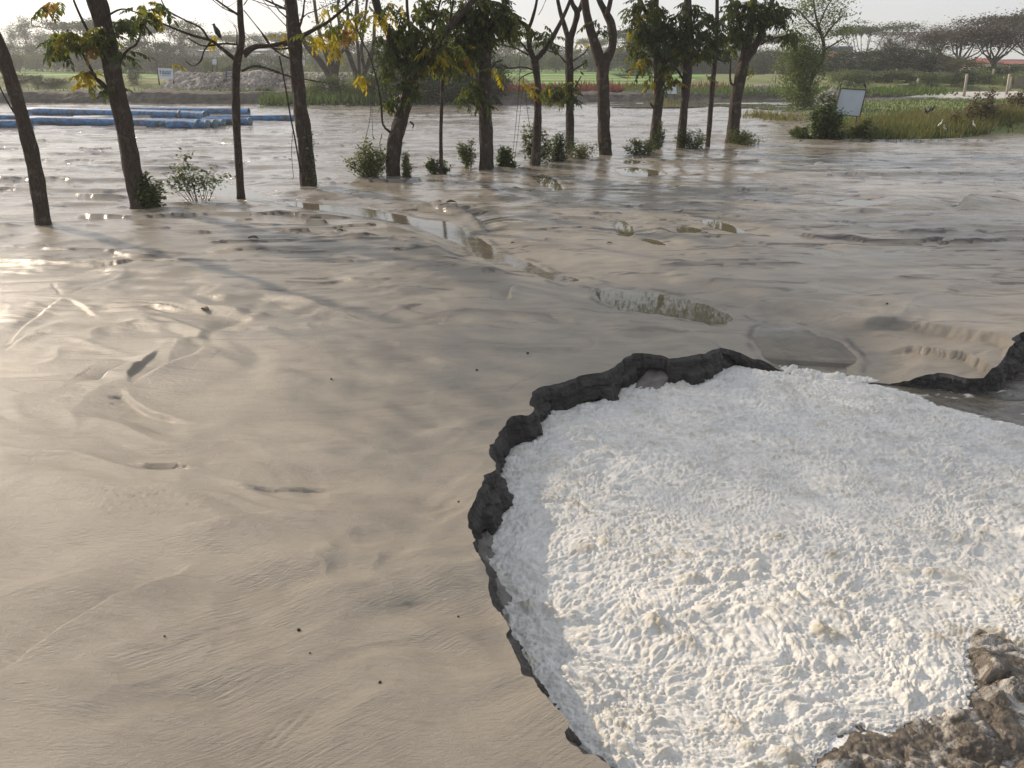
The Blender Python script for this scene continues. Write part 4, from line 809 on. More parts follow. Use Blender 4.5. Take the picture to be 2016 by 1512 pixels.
tree('slender forked tree wrapped in creeper below, bare twigs on its left side', (1054, 325), [(1054, 323, 20), (1057, 270, 17), (1059, 210, 15), (1058, 160, 13), (1052, 118, 16)],
     [[(1053, 122, 13), (1043, 95, 10), (1038, 55, 10), (1020, 40, 7), (1000, 20, 6), (980, -20, 5)], [(1040, 60, 7), (1050, 30, 6), (1058, -10, 5), (1062, -90, 5)], [(1052, 120, 12), (1075, 95, 10), (1095, 60, 9), (1115, 20, 7), (1130, -20, 6)], [(1052, 138, 4), (1030, 132, 3), (1003, 134, 3), (985, 126, 2)], [(1040, 108, 4), (1015, 95, 3), (985, 88, 2)], [(1040, 102, 4), (1015, 70, 3), (1000, 55, 2)], [(1055, 140, 2), (1030, 150, 2), (1020, 160, 1.5)]],
     [(1068, 60, 16, 14, 5, 'g'), (1085, 80, 12, 12, 5, 'g'), (1035, 45, 16, 16, 4, 'gm'), (1060, 175, 6, 8, 2, 'm'), (1037, 172, 5, 8, 2, 'y'), (1058, 190, 8, 8, 3, 'om'), (1000, 40, 18, 20, 8, 'gm'), (1026, 160, 4, 3, 1, 'y')], [(1050, 6.0, 1.3, 1.2, 900)], [(1040, 90, -1, .1, .8, .008), (1060, 30, .6, .9, 1, .009)], mat='bark2', seed=8, n=12)
tree('forked tree with a big leaf cluster round its trunk, small bird at its right', (1122, 292), [(1122, 292, 18), (1122, 250, 16), (1122, 200, 16), (1121, 150, 16), (1120, 110, 16), (1121, 76, 18)],
     [[(1120, 80, 10), (1111, 50, 9), (1102, 20, 8), (1095, -20, 7), (1085, -90, 6)], [(1122, 80, 13), (1131, 50, 11), (1136, 25, 12), (1126, 5, 8), (1118, -40, 7)], [(1136, 28, 9), (1146, 5, 9), (1155, -40, 8)], [(1128, 180, 3), (1136, 165, 2.5), (1144, 150, 2)], [(1126, 140, 3), (1150, 125, 3), (1156, 118, 2)], [(1112, 122, 3), (1100, 108, 2.5), (1075, 98, 2)], [(1128, 120, 3), (1150, 105, 2.5), (1160, 90, 2)]],
     [(1094, 175, 24, 12, 15, 'mg'), (1110, 182, 16, 16, 15, 'gm'), (1090, 190, 16, 8, 6, 'ymg'), (1125, 160, 10, 8, 6, 'm'), (1128, 188, 10, 10, 8, 'g'), (1076, 165, 14, 16, 4, 'my'), (1147, 85, 8, 10, 2, 'my'), (1152, 115, 5, 3, 1, 'g')], [(1120, 5.9, 1.2, 1.2, 800)], mat='bark2', seed=9, n=12)
tree('tree with a thick Y-shaped fork and grey-brown trunk in the middle of the row', (1192, 304), [(1192, 302, 26), (1189, 250, 24), (1188, 200, 24), (1187, 150, 24), (1187, 118, 27)],
     [[(1184, 125, 22), (1172, 90, 19), (1160, 50, 17), (1152, 10, 15), (1148, -40, 14), (1146, -120, 12)], [(1190, 122, 22), (1206, 90, 17), (1204, 50, 16), (1194, 28, 14), (1180, 0, 12), (1165, -50, 9)], [(1194, 32, 10), (1200, 10, 10), (1206, -20, 9), (1215, -90, 8)]],
     [(1172, 38, 8, 12, 3, 'g'), (1190, 58, 10, 10, 3, 'g'), (1178, 62, 6, 6, 1, 'm')], [(1180, 6.2, 1.4, 1.2, 1200)], seed=10)
tree('leafy tree with dark crown and yellow leaf tips left of the white shore sign', (1288, 292), [(1288, 290, 20), (1292, 240, 19), (1296, 200, 19), (1298, 150, 20), (1294, 100, 17), (1290, 50, 14), (1292, -30, 12)], [[(1302, 150, 8), (1308, 120, 7), (1318, 90, 5)], [(1288, 214, 5), (1282, 206, 4), (1281, 202, 2)], [(1292, 60, 7), (1270, 20, 6), (1255, -20, 4)]],
     [(1270, 25, 38, 32, 46, 'gmg'), (1300, 60, 36, 35, 44, 'g'), (1265, 80, 26, 34, 34, 'gm'), (1252, 50, 12, 40, 9, 'ym'), (1262, 120, 18, 18, 13, 'gmy'), (1318, 120, 22, 22, 18, 'gmo'), (1325, 155, 10, 12, 6, 'ymg'), (1280, 160, 10, 8, 4, 'my'), (1315, 150, 14, 18, 8, 'gy')], [(1285, 6.3, 1.9, 1.6, 2800)], mat='bark2', seed=11)
tree('straight brown tree just right of the white shore sign under shared foliage', (1340, 292), [(1340, 290, 17), (1345, 230, 16), (1350, 180, 17), (1355, 120, 19), (1356, 60, 16), (1354, 0, 14), (1352, -80, 12)], [[(1347, 160, 5), (1335, 140, 4), (1325, 130, 3)]],
     [(1355, 40, 30, 40, 42, 'g'), (1340, 85, 24, 24, 26, 'gm'), (1372, 90, 18, 18, 14, 'gm'), (1368, 105, 8, 10, 4, 'mg')], [(1350, 6.4, 1.6, 1.5, 2200)], mat='bark2', seed=12, n=12)
tree('thin pale-stemmed tree between two brown trunks near the right end of the row', (1393, 290), [(1393, 288, 10), (1398, 230, 10), (1402, 170, 10), (1408, 120, 9), (1411, 60, 8), (1412, -20, 6)], [[(1410, 116, 4), (1395, 113, 3), (1385, 112, 2)], [(1412, 115, 4), (1425, 121, 3), (1438, 118, 3)], [(1402, 150, 3), (1396, 152, 2), (1390, 148, 1.5)]],
     [(1400, 60, 24, 40, 36, 'g'), (1405, 98, 28, 14, 16, 'gm'), (1392, 150, 6, 4, 2, 'm'), (1390, 110, 8, 4, 3, 'g')], [(1410, 6.0, 1.2, 1.2, 1000)], mat='bark2', seed=13, n=9)
tree('last tree of the row, broad reddish trunk leaning right into a dark spreading crown', (1444, 282), [(1442, 280, 27), (1446, 230, 23), (1450, 190, 22), (1458, 150, 22), (1466, 115, 21), (1472, 80, 17), (1480, 30, 15), (1490, -50, 13)], [[(1468, 120, 15), (1485, 95, 13), (1500, 60, 11), (1515, 20, 9), (1530, -30, 8)], [(1446, 170, 5), (1438, 160, 4), (1438, 130, 3), (1440, 110, 2)], [(1498, 88, 4), (1515, 78, 3), (1540, 72, 3), (1560, 70, 2)], [(1466, 100, 6), (1456, 50, 6), (1450, 0, 5)]],
     [(1450, 35, 28, 40, 50, 'g'), (1490, 25, 30, 30, 46, 'gm'), (1525, 20, 26, 24, 30, 'g'), (1438, 80, 20, 22, 22, 'gm'), (1560, 70, 15, 14, 15, 'g'), (1502, 55, 12, 16, 10, 'g'), (1540, 30, 14, 20, 10, 'g'), (1476, 130, 6, 12, 3, 'gm'), (1460, 70, 14, 20, 12, 'g')], [(1490, 6.6, 2.3, 1.7, 3800)], mat='bark2', seed=14)
# ------------------------------------------------------------------ bushes and creepers at the foot of the trees
def leaf_cloud(name, pts, size, mat, asp=.45, rng=None):
    rng = rng or RNG; n_ = len(pts); a = rng.uniform(0, 6.28, n_); t_ = rng.uniform(-.8, .8, n_); l = size*rng.uniform(.6, 1.2, n_)
    d = np.stack([np.cos(a)*np.cos(t_), np.sin(a)*np.cos(t_), np.sin(t_)], 1)*l[:, None]; s_ = np.stack([-np.sin(a), np.cos(a), rng.uniform(-.5, .5, n_)], 1)*(l*asp*.5)[:, None]
    V = np.stack([pts, pts+d*.5+s_, pts+d, pts+d*.5-s_], 1).reshape(-1, 3); return mesh_np(name, V, np.arange(n_*4).reshape(-1, 4), mat, smooth=False)
def bush(label, px, py, wpx, hpx, n_, mat='weed', leaf=.075, stems=9, name='bush', cat='bush', group='bushes along the tree row', seed=0, ground=None, fill=1.0):
    g = gp(px, py); Y = g[1]; z0 = hz(g[0], g[1]) if ground is None else ground; k = pxm(Y); W, Hh = wpx*k*.62, hpx*k*1.15/cp; n_ = int(n_*2.4); leaf = leaf*1.25; root = empty(name, (g[0], g[1], z0)); tag(root, label, cat, group)
    rng = np.random.default_rng(seed+900); mb = MB(); pts = []
    for s_ in range(stems):
        a = rng.uniform(0, 6.28); q = rng.random()**.6*(1.25 if rng.random() < .3 else .9); e = np.array([math.cos(a)*W*q, math.sin(a)*W*.6*q, Hh*(1-.55*q**2)*rng.uniform(.6, 1.0)]); b0 = np.array([e[0]*.35, e[1]*.35, -.02]); b1 = b0*.5+e*.5+rng.normal(0, .04, 3)
        mb.tube([b0, b1, e], [.008, .006, .003], 4, False)
        m_ = int(n_/stems)
        t_ = rng.random(m_)**(.8)*fill+(1-fill); base = (1-t_)[:, None]**2*b0+2*((1-t_)*t_)[:, None]*b1+(t_**2)[:, None]*e; pts.append(base+rng.normal(0, 1, (m_, 3))*np.array([W, W*.6, Hh*.5])*.13)
    o = mb.build('stems', M['wood']); o.parent = root
    pts = np.concatenate(pts); pts[:, 2] = np.maximum(pts[:, 2], .0)
    o = leaf_cloud('foliage', pts, leaf, M[mat], .55, rng); o.parent = root; o['kind'] = 'stuff'
    return root
bush('compact dark green bush at the right foot of the thick leaning tree', 296, 412, 60, 55, 750, seed=1)
bush('open leggy weed with bare stalks standing alone left of the slim bare tree', 392, 400, 105, 80, 420, 'weed', .07, 14, seed=2, fill=.55)
bush('low light green bush left of the crooked forked tree', 728, 352, 80, 62, 950, 'weedl', .075, 12, seed=3)
bush('small upright weed right of the foot of the crooked forked tree', 800, 352, 24, 50, 240, 'weedl', .07, 4, seed=4)
bush('small round dark bush at the foot of the thin pale sapling', 860, 344, 38, 32, 420, 'weed', .07, 6, seed=5)
bush('leafy weed with pale tips just left of the broad dark tree', 925, 334, 46, 50, 420, 'weedl', .075, 8, seed=6, fill=.7)
bush('broad-leaved dark weed just right of the broad dark tree', 988, 332, 46, 34, 380, 'weed', .10, 8, seed=7)
bush('tall climbing bush hugging the slender forked tree', 1050, 322, 50, 78, 620, 'weedl', .08, 9, seed=8, fill=.8)
bush('dense bush between the slender forked tree and the tree with the leaf cluster', 1100, 318, 66, 50, 800, 'weed', .07, 10, seed=9)
bush('low weedy clump at the foot of the tree with the big leaf cluster', 1148, 314, 60, 32, 560, 'weedl', .06, 9, seed=10)
bush('grassy tuft round the foot of the Y-forked tree', 1193, 304, 40, 36, 360, 'weed', .06, 7, seed=11)
bush('low green bush left of the leafy tree near the white shore sign', 1262, 305, 56, 34, 650, 'weedl', .065, 9, seed=12)
bush('creeper climbing the right side of the leafy tree near the white shore sign', 1296, 295, 18, 50, 380, 'weed', .06, 5, seed=13)
bush('wide low bush between the straight brown tree and the thin pale-stemmed one', 1362, 293, 66, 34, 700, 'weed', .065, 10, seed=14)
bush('sprawling weeds round the foot of the last tree of the row', 1455, 284, 80, 26, 650, 'weedl', .065, 11, seed=15)
bush('dark green shrub standing before the grass bank, left of the tilted board', 1622, 276, 74, 74, 2200, 'weed', .10, 16, name='shrub', seed=16, group='shrubs on the grass bank')
bush('low yellow-green shrub at the left tip of the grass bank', 1575, 271, 40, 22, 500, 'weedl', .09, 8, name='shrub', seed=17, group='shrubs on the grass bank')
bush('weedy clump right of the tilted board, spilling over the sand edge', 1700, 277, 60, 34, 900, 'weedl', .09, 10, name='shrub', seed=18, group='shrubs on the grass bank')
bush('tall brown-leaved bush leaning right in the grass bank near three white birds', 1925, 258, 60, 60, 900, 'dryweed', .10, 12, name='shrub', seed=19, group='shrubs on the grass bank', ground=.3)
bush('brownish dry bush low on the grass bank left of the rightmost white bird', 1880, 262, 46, 26, 420, 'dryweed', .09, 8, name='shrub', seed=20, group='shrubs on the grass bank', ground=.2)
bush('tall dry brown bush cut by the right edge of the frame', 2000, 246, 60, 44, 800, 'dryweed', .10, 10, name='shrub', seed=21, group='shrubs on the grass bank', ground=.4)
# creeper up the dark straight tree, hanging vines, leaning rod
def vine(label, pts, Y, w_, mat='bark2', leaves=0, name='hanging_vine', lm='weed', seed=0):
    p0 = at(*pts[-1][:2], Y); root = empty(name, p0); tag(root, label, 'vine', 'vines hanging in the tree row' if name == 'hanging_vine' else None)
    mb = MB(); V = pxtube(mb, [(a, b, w_) for a, b in pts], Y, n=4, rough=0); o = mb.build('stem', M[mat]); hang(o, root)
    if leaves:
        rng = np.random.default_rng(seed+5); pts_ = np.array([V[i] for i in rng.integers(0, len(V), leaves)])+rng.normal(0, .05, (leaves, 3)); o = leaf_cloud('foliage', pts_, .08, M[lm], .7, rng); o['kind'] = 'stuff'; hang(o, root)
Y4 = gp(606, 368)[1]
vine('green creeper climbing the right side of the dark straight tree', [(606, 262), (612, 290), (610, 320), (612, 345), (622, 368)], Y4-.18, 3, leaves=110, name='creeper', seed=1)
vine('long thin rod-like stem leaning against the left of the dark straight tree', [(550, 110), (560, 160), (572, 230), (580, 270), (588, 315), (592, 340)], Y4-.25, 3.4, name='leaning_vine', seed=2)
vine('fine stringy vine hanging to the sand left of the leaning stem', [(577, 250), (574, 300), (578, 350)], Y4+.1, 1.2, leaves=14, seed=3)
Y5 = gp(776, 350)[1]; Y8 = gp(1054, 325)[1]
vine('thin dark cord hanging left of the crooked tree from its yellow leaves', [(735, 100), (731, 170), (728, 235), (712, 300)], Y5, 1.3, seed=4)
vine('thin cord hanging beside the first, ending above the light bush', [(745, 120), (733, 200), (734, 270)], Y5+.2, 1.1, seed=5)
vine('vine with a dead brown leaf cluster under the stub of the crooked tree', [(752, 262), (748, 285), (754, 308)], Y5-.1, 1.5, leaves=9, lm='oleaf', seed=6)
vine('long straight vine left of the slender forked tree, reaching the ground', [(1024, 110), (1022, 170), (1016, 240), (1008, 318)], Y8, 1.3, leaves=6, seed=7)
vine('second long vine nearer to the slender forked tree', [(1031, 150), (1026, 200), (1020, 260), (1012, 322)], Y8+.15, 1.2, leaves=6, seed=8)
vine('short vine curving down to the creeper of the slender forked tree', [(1034, 180), (1040, 230), (1046, 262)], Y8-.1, 1.4, leaves=5, seed=9)
# ------------------------------------------------------------------ blue pipes
def pipe(label, x0, yt0, yb0, x1, yt1, yb1, couplings=(), ends=True, lift=0.0):
    Ya, Yb = gp(x0, yb0, lift)[1], gp(x1, yb1, lift)[1]; ra = (yb0-yt0)*.5*pxm(Ya); rb_ = (yb1-yt1)*.5*pxm(Yb); r_ = .5*(ra+rb_)
    a = at(x0, (yt0+yb0)/2, Ya+r_); b = at(x1, (yt1+yb1)/2, Yb+r_); root = empty('pipe', (a.x, a.y, a.z-r_)); tag(root, label, 'pipe', 'blue dredging pipes lying on the sand')
    ax = (b-a).normalized(); s_ = ax.orthogonal().normalized(); u_ = ax.cross(s_); n_ = 20; mb = MB(); V = []
    prof = [(0, .9), (0, 1)]+[((b-a).length*i/12, 1) for i in range(13)]+[((b-a).length, 1), ((b-a).length, .9), ((b-a).length-.9, .88)]
    prof = [(.9, .88)]+prof
    for d_, q in prof:
        for k in range(n_): t_ = 2*math.pi*k/n_; V.append(a+ax*d_+(s_*math.cos(t_)+u_*math.sin(t_))*r_*q)
    mb.add(V, [(i*n_+k, i*n_+(k+1) % n_, (i+1)*n_+(k+1) % n_, (i+1)*n_+k) for i in range(len(prof)-1) for k in range(n_)]); hang(mb.build('pipe_body', M['blue']), root)
    mb = MB(); mb.tube([a+ax*.89, a+ax*.9], r_*.89, n_); mb.tube([b-ax*.9, b-ax*.89], r_*.89, n_); hang(mb.build('dark_inside', M['rubber']), root)
    for cx in couplings:
        t_ = (cx-x0)/(x1-x0); c = a.lerp(b, t_); mb = MB(); mb.tube([c-ax*.05, c-ax*.04, c+ax*.04, c+ax*.05], [r_*1.02, r_*1.10, r_*1.10, r_*1.02], n_); hang(mb.build('coupling', M['rust']), root)
    return root
pipe('upper front pipe, longest, with two rusty couplings near its right end', 57, 210, 226, 408, 219, 236, (360, 405), lift=.0)
pipe('pipe lying farthest back whose dark open end shows right of the slim bare tree', 240, 211, 222, 490, 213, 226)
pipe('pipe entering from the left edge above another and running behind the first trunk', -60, 226, 238, 64, 226, 238, (59,))
pipe('lowest front pipe, mud-stained, with coupling at its right end', 57, 227.5, 245, 394, 236, 254, (60, 391,))
pipe('short pale-blue pipe entering from the left edge closest to us', -60, 236, 253, 60, 236, 253)
pipe('stub of pipe poking out right beyond the lowest pipe', 330, 237, 253, 410, 237, 254, (408,))
pipe('pipe end between the lowest pipe and the pipe crossing the slim bare trunk', 345, 235, 250, 424, 236, 252, (423,))
pipe('pipe end just behind that, coupling left of the slim bare trunk', 350, 234, 248, 440, 235, 250, (439,))
pipe('pipe ending just right of the slim bare trunk', 400, 232, 246, 493, 231.5, 247, (492,))
pipe('rightmost blue pipe, ending at the dark straight tree', 408, 229, 241, 577, 226, 239, (576,))
mb = MB(); a = at(145, 230, gp(145, 240)[1]); b = at(295, 229, gp(295, 242)[1]); mb.tube([a, b], .035, 8); o = mb.build('metal_rod', M['tin']); tag(o, 'thin grey rod lying along the blue pipes behind the thick leaning tree', 'rod')
# ------------------------------------------------------------------ signs
def board(label, quad, Y, mat, posts, printing=(), frame=True, name='sign_board', depth=.05, yaw=0, ptop=6):
    """quad: four photo corners tl tr br bl; posts: (px top, py top, px bottom, py bottom)"""
    Q_ = [at(a, b, Y) for a, b in quad]; c = sum(Q_, Vector())/4; root = empty(name, (c.x, Y, 0)); tag(root, label, 'sign')
    f = Vector((0, -depth/2, 0)); mb = MB(); mb.add([q+f for q in Q_]+[q-f for q in Q_], [(3, 2, 1, 0), (4, 5, 6, 7), (0, 1, 5, 4), (1, 2, 6, 5), (2, 3, 7, 6), (3, 0, 4, 7)], False); hang(mb.build('panel', mat), root)
    if frame:
        for i in range(4):
            mb = MB(); mb.tube([Q_[i]+f*1.2, Q_[(i+1) % 4]+f*1.2], 1.6*pxm(Y)*.75, 4); hang(mb.build('frame_bar', M['iron']), root)
    for a, b, c_, d in posts:
        mb = MB(); p0, p1 = at(a, b, Y+.03), at(c_, d, Y+.03); mb.tube([p0, p1], 1.3*pxm(Y), 6); hang(mb.build('post', M['iron']), root)
    for (u0, v0, u1, v1, w_, mk) in printing:
        def bil(u, v): return (Q_[0].lerp(Q_[1], u)).lerp(Q_[3].lerp(Q_[2], u), v)+f*1.25
        a, b = bil(u0, v0), bil(u1, v1); d_ = (b-a).normalized(); s_ = Vector((0, -1, 0)).cross(d_)*w_*.5*(Q_[3]-Q_[0]).length; mb = MB(); mb.add([a-s_, b-s_, b+s_, a+s_], [(0, 1, 2, 3)], False); o = mb.build('lettering', M[mk]); hang(o, root)
    return root
board('large pale blue-grey blank board tilted left in a dark iron frame on the grass bank', [(1655, 174), (1705, 177), (1692, 229), (1641, 226)], 28.2, M['board'], [(1655, 168, 1641, 226), (1705, 170, 1692, 229), (1686, 226, 1683, 262), (1646, 226, 1643, 268)], [(.13, .82, .20, .82, .03, 'iron'), (.10, .93, .18, .93, .03, 'iron')])
rnd = random.Random(4); pr = [(.10, .30, .18, .30, .22, 'ink'), (.14, .35, .14, .60, .05, 'ink'), (.22, .70, .80, .68, .04, 'ink')]
for k in range(11): x_ = .26+k*.055; pr += [(x_, .25+rnd.random()*.1, x_+.01, .58, .045, 'ink'), (x_, .27, x_+.05, .26, .05, 'ink'), (x_, .45+rnd.random()*.06, x_+.04, .50, .05, 'ink')]
board('white sign with blue tree emblem and lettering before the rubble bank', [(311, 134), (341, 135), (342, 156), (313, 155)], 57.5, M['white'], [(309, 128, 314, 168), (341, 135, 342, 166)], pr, False)
pr = [(.15, .2+.2*k, .85-.1*(k % 2), .2+.2*k, .06, 'paint') for k in range(4)]
board('small navy sign with white lettering half hidden by the slim bare tree', [(445, 138), (460, 138), (460, 151), (445, 151)], 58.5, M['navy'], [(445, 138, 445, 160), (460, 138, 460, 160)], pr, False)
board('small pale blue sign on two tall posts left of the slim bare tree', [(418, 116), (427, 116), (427, 127), (418, 127)], 76, M['board'], [(418, 114, 418, 142), (427, 114, 427, 140)], [(.3, .3, .7, .3, .06, 'paint'), (.3, .6, .7, .6, .06, 'paint')], False)
board('blank grey sign partly hidden behind the dark straight tree', [(591, 118), (600, 118), (600, 130), (591, 130)], 76, M['board'], [(596, 130, 594, 144)], (), False)
board('tiny white sign far off at the left, before the hazy wood', [(38, 104), (45, 104), (45, 113), (38, 113)], 150, M['white'], [(38, 104, 38, 120), (45, 104, 45, 120)], (), False)
board('tiny white far-off notice in front of the ruined building', [(378, 108), (382, 109), (383, 116), (379, 115)], 170, M['white'], [(379, 108, 379, 121)], (), False)
board('white sign on one post at the edge of the pond, behind the leafy tree', [(1304, 167), (1331, 168), (1332, 185), (1303, 184)], 52.5, M['white'], [(1328, 168, 1328, 206)], [(.3, .55, .55, .56, .05, 'board'), (.35, .7, .7, .71, .05, 'board')], False)
board('small orange sign among the trees at the far right', [(1972, 131), (1984, 130), (1984, 137), (1972, 138)], 95, M['orange'], [(1974, 138, 1974, 152), (1982, 138, 1982, 152)], [(.1, .5, .9, .5, .12, 'paint')], False)
# ------------------------------------------------------------------ leaning posts, poles
def post(label, x0, y0, x1, y1, Y, w_=5, mat='post', arm=False):
    a, b = at(x0, y0, Y), at(x1, y1, Y); root = empty('leaning_post', b); tag(root, label, 'post', 'posts along the far right bank'); d_ = (a-b)
    mb = MB(); h_ = w_*.5*pxm(Y); mb.tube([b-d_*.06, a, a+d_.normalized()*.02], [h_*1.05, h_, h_*.5], 4); hang(mb.build('shaft', M[mat]), root)
    if arm: mb = MB(); mb.tube([a-d_*.1, a-d_*.1+Vector((-.7, 0, .45))], .03, 5); hang(mb.build('arm', M['iron']), root)
post('tallest pale post standing in the sand strip, leaning right', 1904, 146, 1897, 194, 58, 5)
post('shorter tan post leaning right, left of the tallest pale one', 1808, 155, 1802, 187, 60, 4)
post('pale post at the far right leaning right before the dark fence', 1988, 146, 1981, 190, 59, 5)
post('thin grey post just left of the dark fence', 1991, 152, 1988, 178, 66, 3)
post('pole leaning right behind the bushes, left of the orange sign', 1957, 136, 1950, 172, 74, 4)
post('slender high pole tilted right beneath the big dry-leaved tree', 1921, 112, 1910, 156, 84, 4)
post('short pale pole with an arm in front of the dark thicket', 1766, 135, 1764, 152, 84, 4, arm=True)
post('small pale post right beside the light green tree', 1612, 147, 1607, 168, 70, 4)
post('short thin post left of the light green tree', 1527, 140, 1526, 163, 76, 3)
post('stubby brown post beside the thicket behind the tilted board', 1681, 162, 1680, 172, 66, 3, 'wood')
post('thin grey pole to the left of the posts at the dark fence', 1977, 150, 1974, 170, 72, 3)
# dark fence at the right edge
root = empty('fence', at(1990, 185, 68)); tag(root, 'dark vertical plank fence at the right edge behind the pale posts', 'fence')
for k in range(26):
    x_ = 1994+k*3; b = at(x_, 181, 68); mb = MB(); mb.box(b+Vector((0, 0, .6)), (.12, .03, 1.25+.15*random.random()), Matrix.Rotation(random.uniform(-.06, .06), 3, 'Y')); hang(mb.build('plank', M['wood']), root)
mb = MB(); mb.tube([at(1992, 172, 68.05), at(2075, 172, 68.05)], .03, 4); hang(mb.build('rail', M['wood']), root)
# pile of grey concrete rubble, black drum
mb = MB()
X, Y_ = np.meshgrid(np.linspace(-1, 1, 34), np.linspace(-1, 1, 24)); Z_ = np.maximum(-.05, (1.15-np.hypot(X, Y_))*.9+.35*fbm(X*3, Y_*3, 4, 700)); idx = np.arange(X.size).reshape(X.shape); Q = np.stack([idx[:-1, :-1], idx[:-1, 1:], idx[1:, 1:], idx[1:, :-1]], -1).reshape(-1, 4)
c = at(1636, 186, 54); o = mesh_np('rubble_pile', np.stack([X*1.25, Y_*.8, Z_*.75], -1).reshape(-1, 3), Q, M['rubble']); o.location = (c.x, c.y, .05); tag(o, 'pale heap of rubble on the shore between the light green tree and the tilted board', 'rubble pile')
root = empty('drum', at(1778, 182, 63)); tag(root, 'black drum lying on the far bank right of the tilted board', 'drum'); mb = MB(); c = at(1778, 177, 63); mb.tube([c-Vector((.5, 0, 0)), c+Vector((.5, 0, 0))], .36, 14); hang(mb.build('drum_body', M['rubber']), root)
for k in (-.5, 0, .5): mb = MB(); mb.tube([c+Vector((k-.03, 0, 0)), c+Vector((k+.03, 0, 0))], .385, 14); hang(mb.build('drum_rib', M['rubber']), root)
# ------------------------------------------------------------------ birds
def bird(label, px, py, Y, L, mats, look=1, upright=.9, legs=.3, neck=0.0, name='bird', perch=True, tail=.5):
    p_ = at(px, py, Y); root = empty(name, p_); tag(root, label, 'bird'); s_ = look
    ax = Vector((s_*math.cos(upright), 0, math.sin(upright))); c = Vector((0, 0, legs*L+.28*L)); mb = MB(); B = [c-ax*L*.34, c-ax*L*.22, c, c+ax*L*.18, c+ax*L*.30]
    rr = [.03, .11, .17, .13, .08]; hp = c+ax*L*.36+Vector((0, 0, .05*L))
    if neck: B += [c+ax*L*.34+Vector((0, 0, neck*L*.5)), c+ax*L*.30+Vector((s_*.05*L, 0, neck*L))]; rr += [.045, .045]; hp = B[-1]+Vector((s_*.04*L, 0, .05*L))
    B += [hp, hp+Vector((s_*.07*L, 0, .0))]; rr += [.09 if not neck else .055, .04]; mb.tube(B, [r_*L for r_ in rr], 8); hang_ = mb.build('body', mats); hang_.parent = root
    mb = MB(); t0 = c-ax*L*.28; mb.add([t0+Vector((0, -.05*L, 0)), t0+Vector((0, .05*L, 0)), t0-ax*L*tail+Vector((0, .07*L, 0)), t0-ax*L*tail+Vector((0, -.07*L, 0)), t0+Vector((0, 0, .04*L)), t0-ax*L*tail+Vector((0, 0, .02*L))], [(0, 1, 2, 3), (0, 3, 5, 4), (1, 4, 5, 2), (0, 4, 1), (3, 2, 5)], False); o = mb.build('tail', mats); o.parent = root
    for sg in (-1, 1):
        w_ = MB(); wc = c+Vector((0, sg*.13*L, .02*L)); w_.tube([wc+ax*L*.16, wc, wc-ax*L*.36], [.05*L, .075*L, .015*L], 6); o = w_.build('wing', mats); o.parent = root
        w_ = MB(); w_.tube([(0, sg*.05*L, 0), (0, sg*.05*L, legs*L+.14*L)], .014*L, 4); o = w_.build('leg', M['beak'] if not neck else M['black']); o.parent = root
    w_ = MB(); w_.tube([hp+Vector((s_*.07*L, 0, 0)), hp+Vector((s_*(.17 if not neck else .3)*L, 0, -.02*L))], [.022*L, .004*L], 5); o = w_.build('beak', M['beak'] if neck else M['black']); o.parent = root
    return root
Y3 = gp(474, 388)[1]
bird('black bird perched upright on the bare branch left of the slim tree', 430, 76, Y3, .34, M['black'], -1, 1.15, .05, tail=.45)
bird('small dark bird with long tail on a twig right of the big leaf cluster', 1146, 149, gp(1122, 292)[1], .18, M['black'], -1, .7, .08, tail=.7)
bird('greenish-brown bird on the left post of the printed white sign', 309, 129, 57.5, .42, M['grey'], 1, 1.2, .02)
bird('small black bird on the left upper corner of the tilted board', 1655, 170, 28.2, .22, M['black'], 1, 1.3, .05)
bird('black bird on the right upper corner of the tilted board', 1702, 173, 28.2, .26, M['black'], -1, 1.1, .05)
bird('black bird on the branch tip under the crown of the last tree, beside the sky', 1521, 82, gp(1444, 282)[1], .24, M['black'], -1, 1.1, .03)
for i, (a, b, l_, lb) in enumerate([(1822, 226, -1, 'leftmost of the three black birds huddled in the tall grass'), (1828, 224, 1, 'middle one of the three black birds huddled in the tall grass'), (1835, 221, 1, 'rightmost of the three black birds huddled in the tall grass'),
    (1918, 206, 1, 'dark bird on a stalk at the crest of the grass bank'), (1951, 210, -1, 'dark bird on the leaning dry stalk near the right of the grass bank')]):
    bird(lb, a, b, 31.5, .30, M['black'], l_, 1.1, .15)
for a, b, l_, lb in [(1849, 252, 1, 'white egret at the left of two standing close in the grass'), (1859, 262, -1, 'lower white egret, right of another one close by at the sand edge'), (1916, 254, -1, 'white egret standing alone to the right on the grass edge')]:
    bird(lb, a, b, 28.6, .22, M['egret'], l_, .8, .35, .35, name='egret', tail=.2)
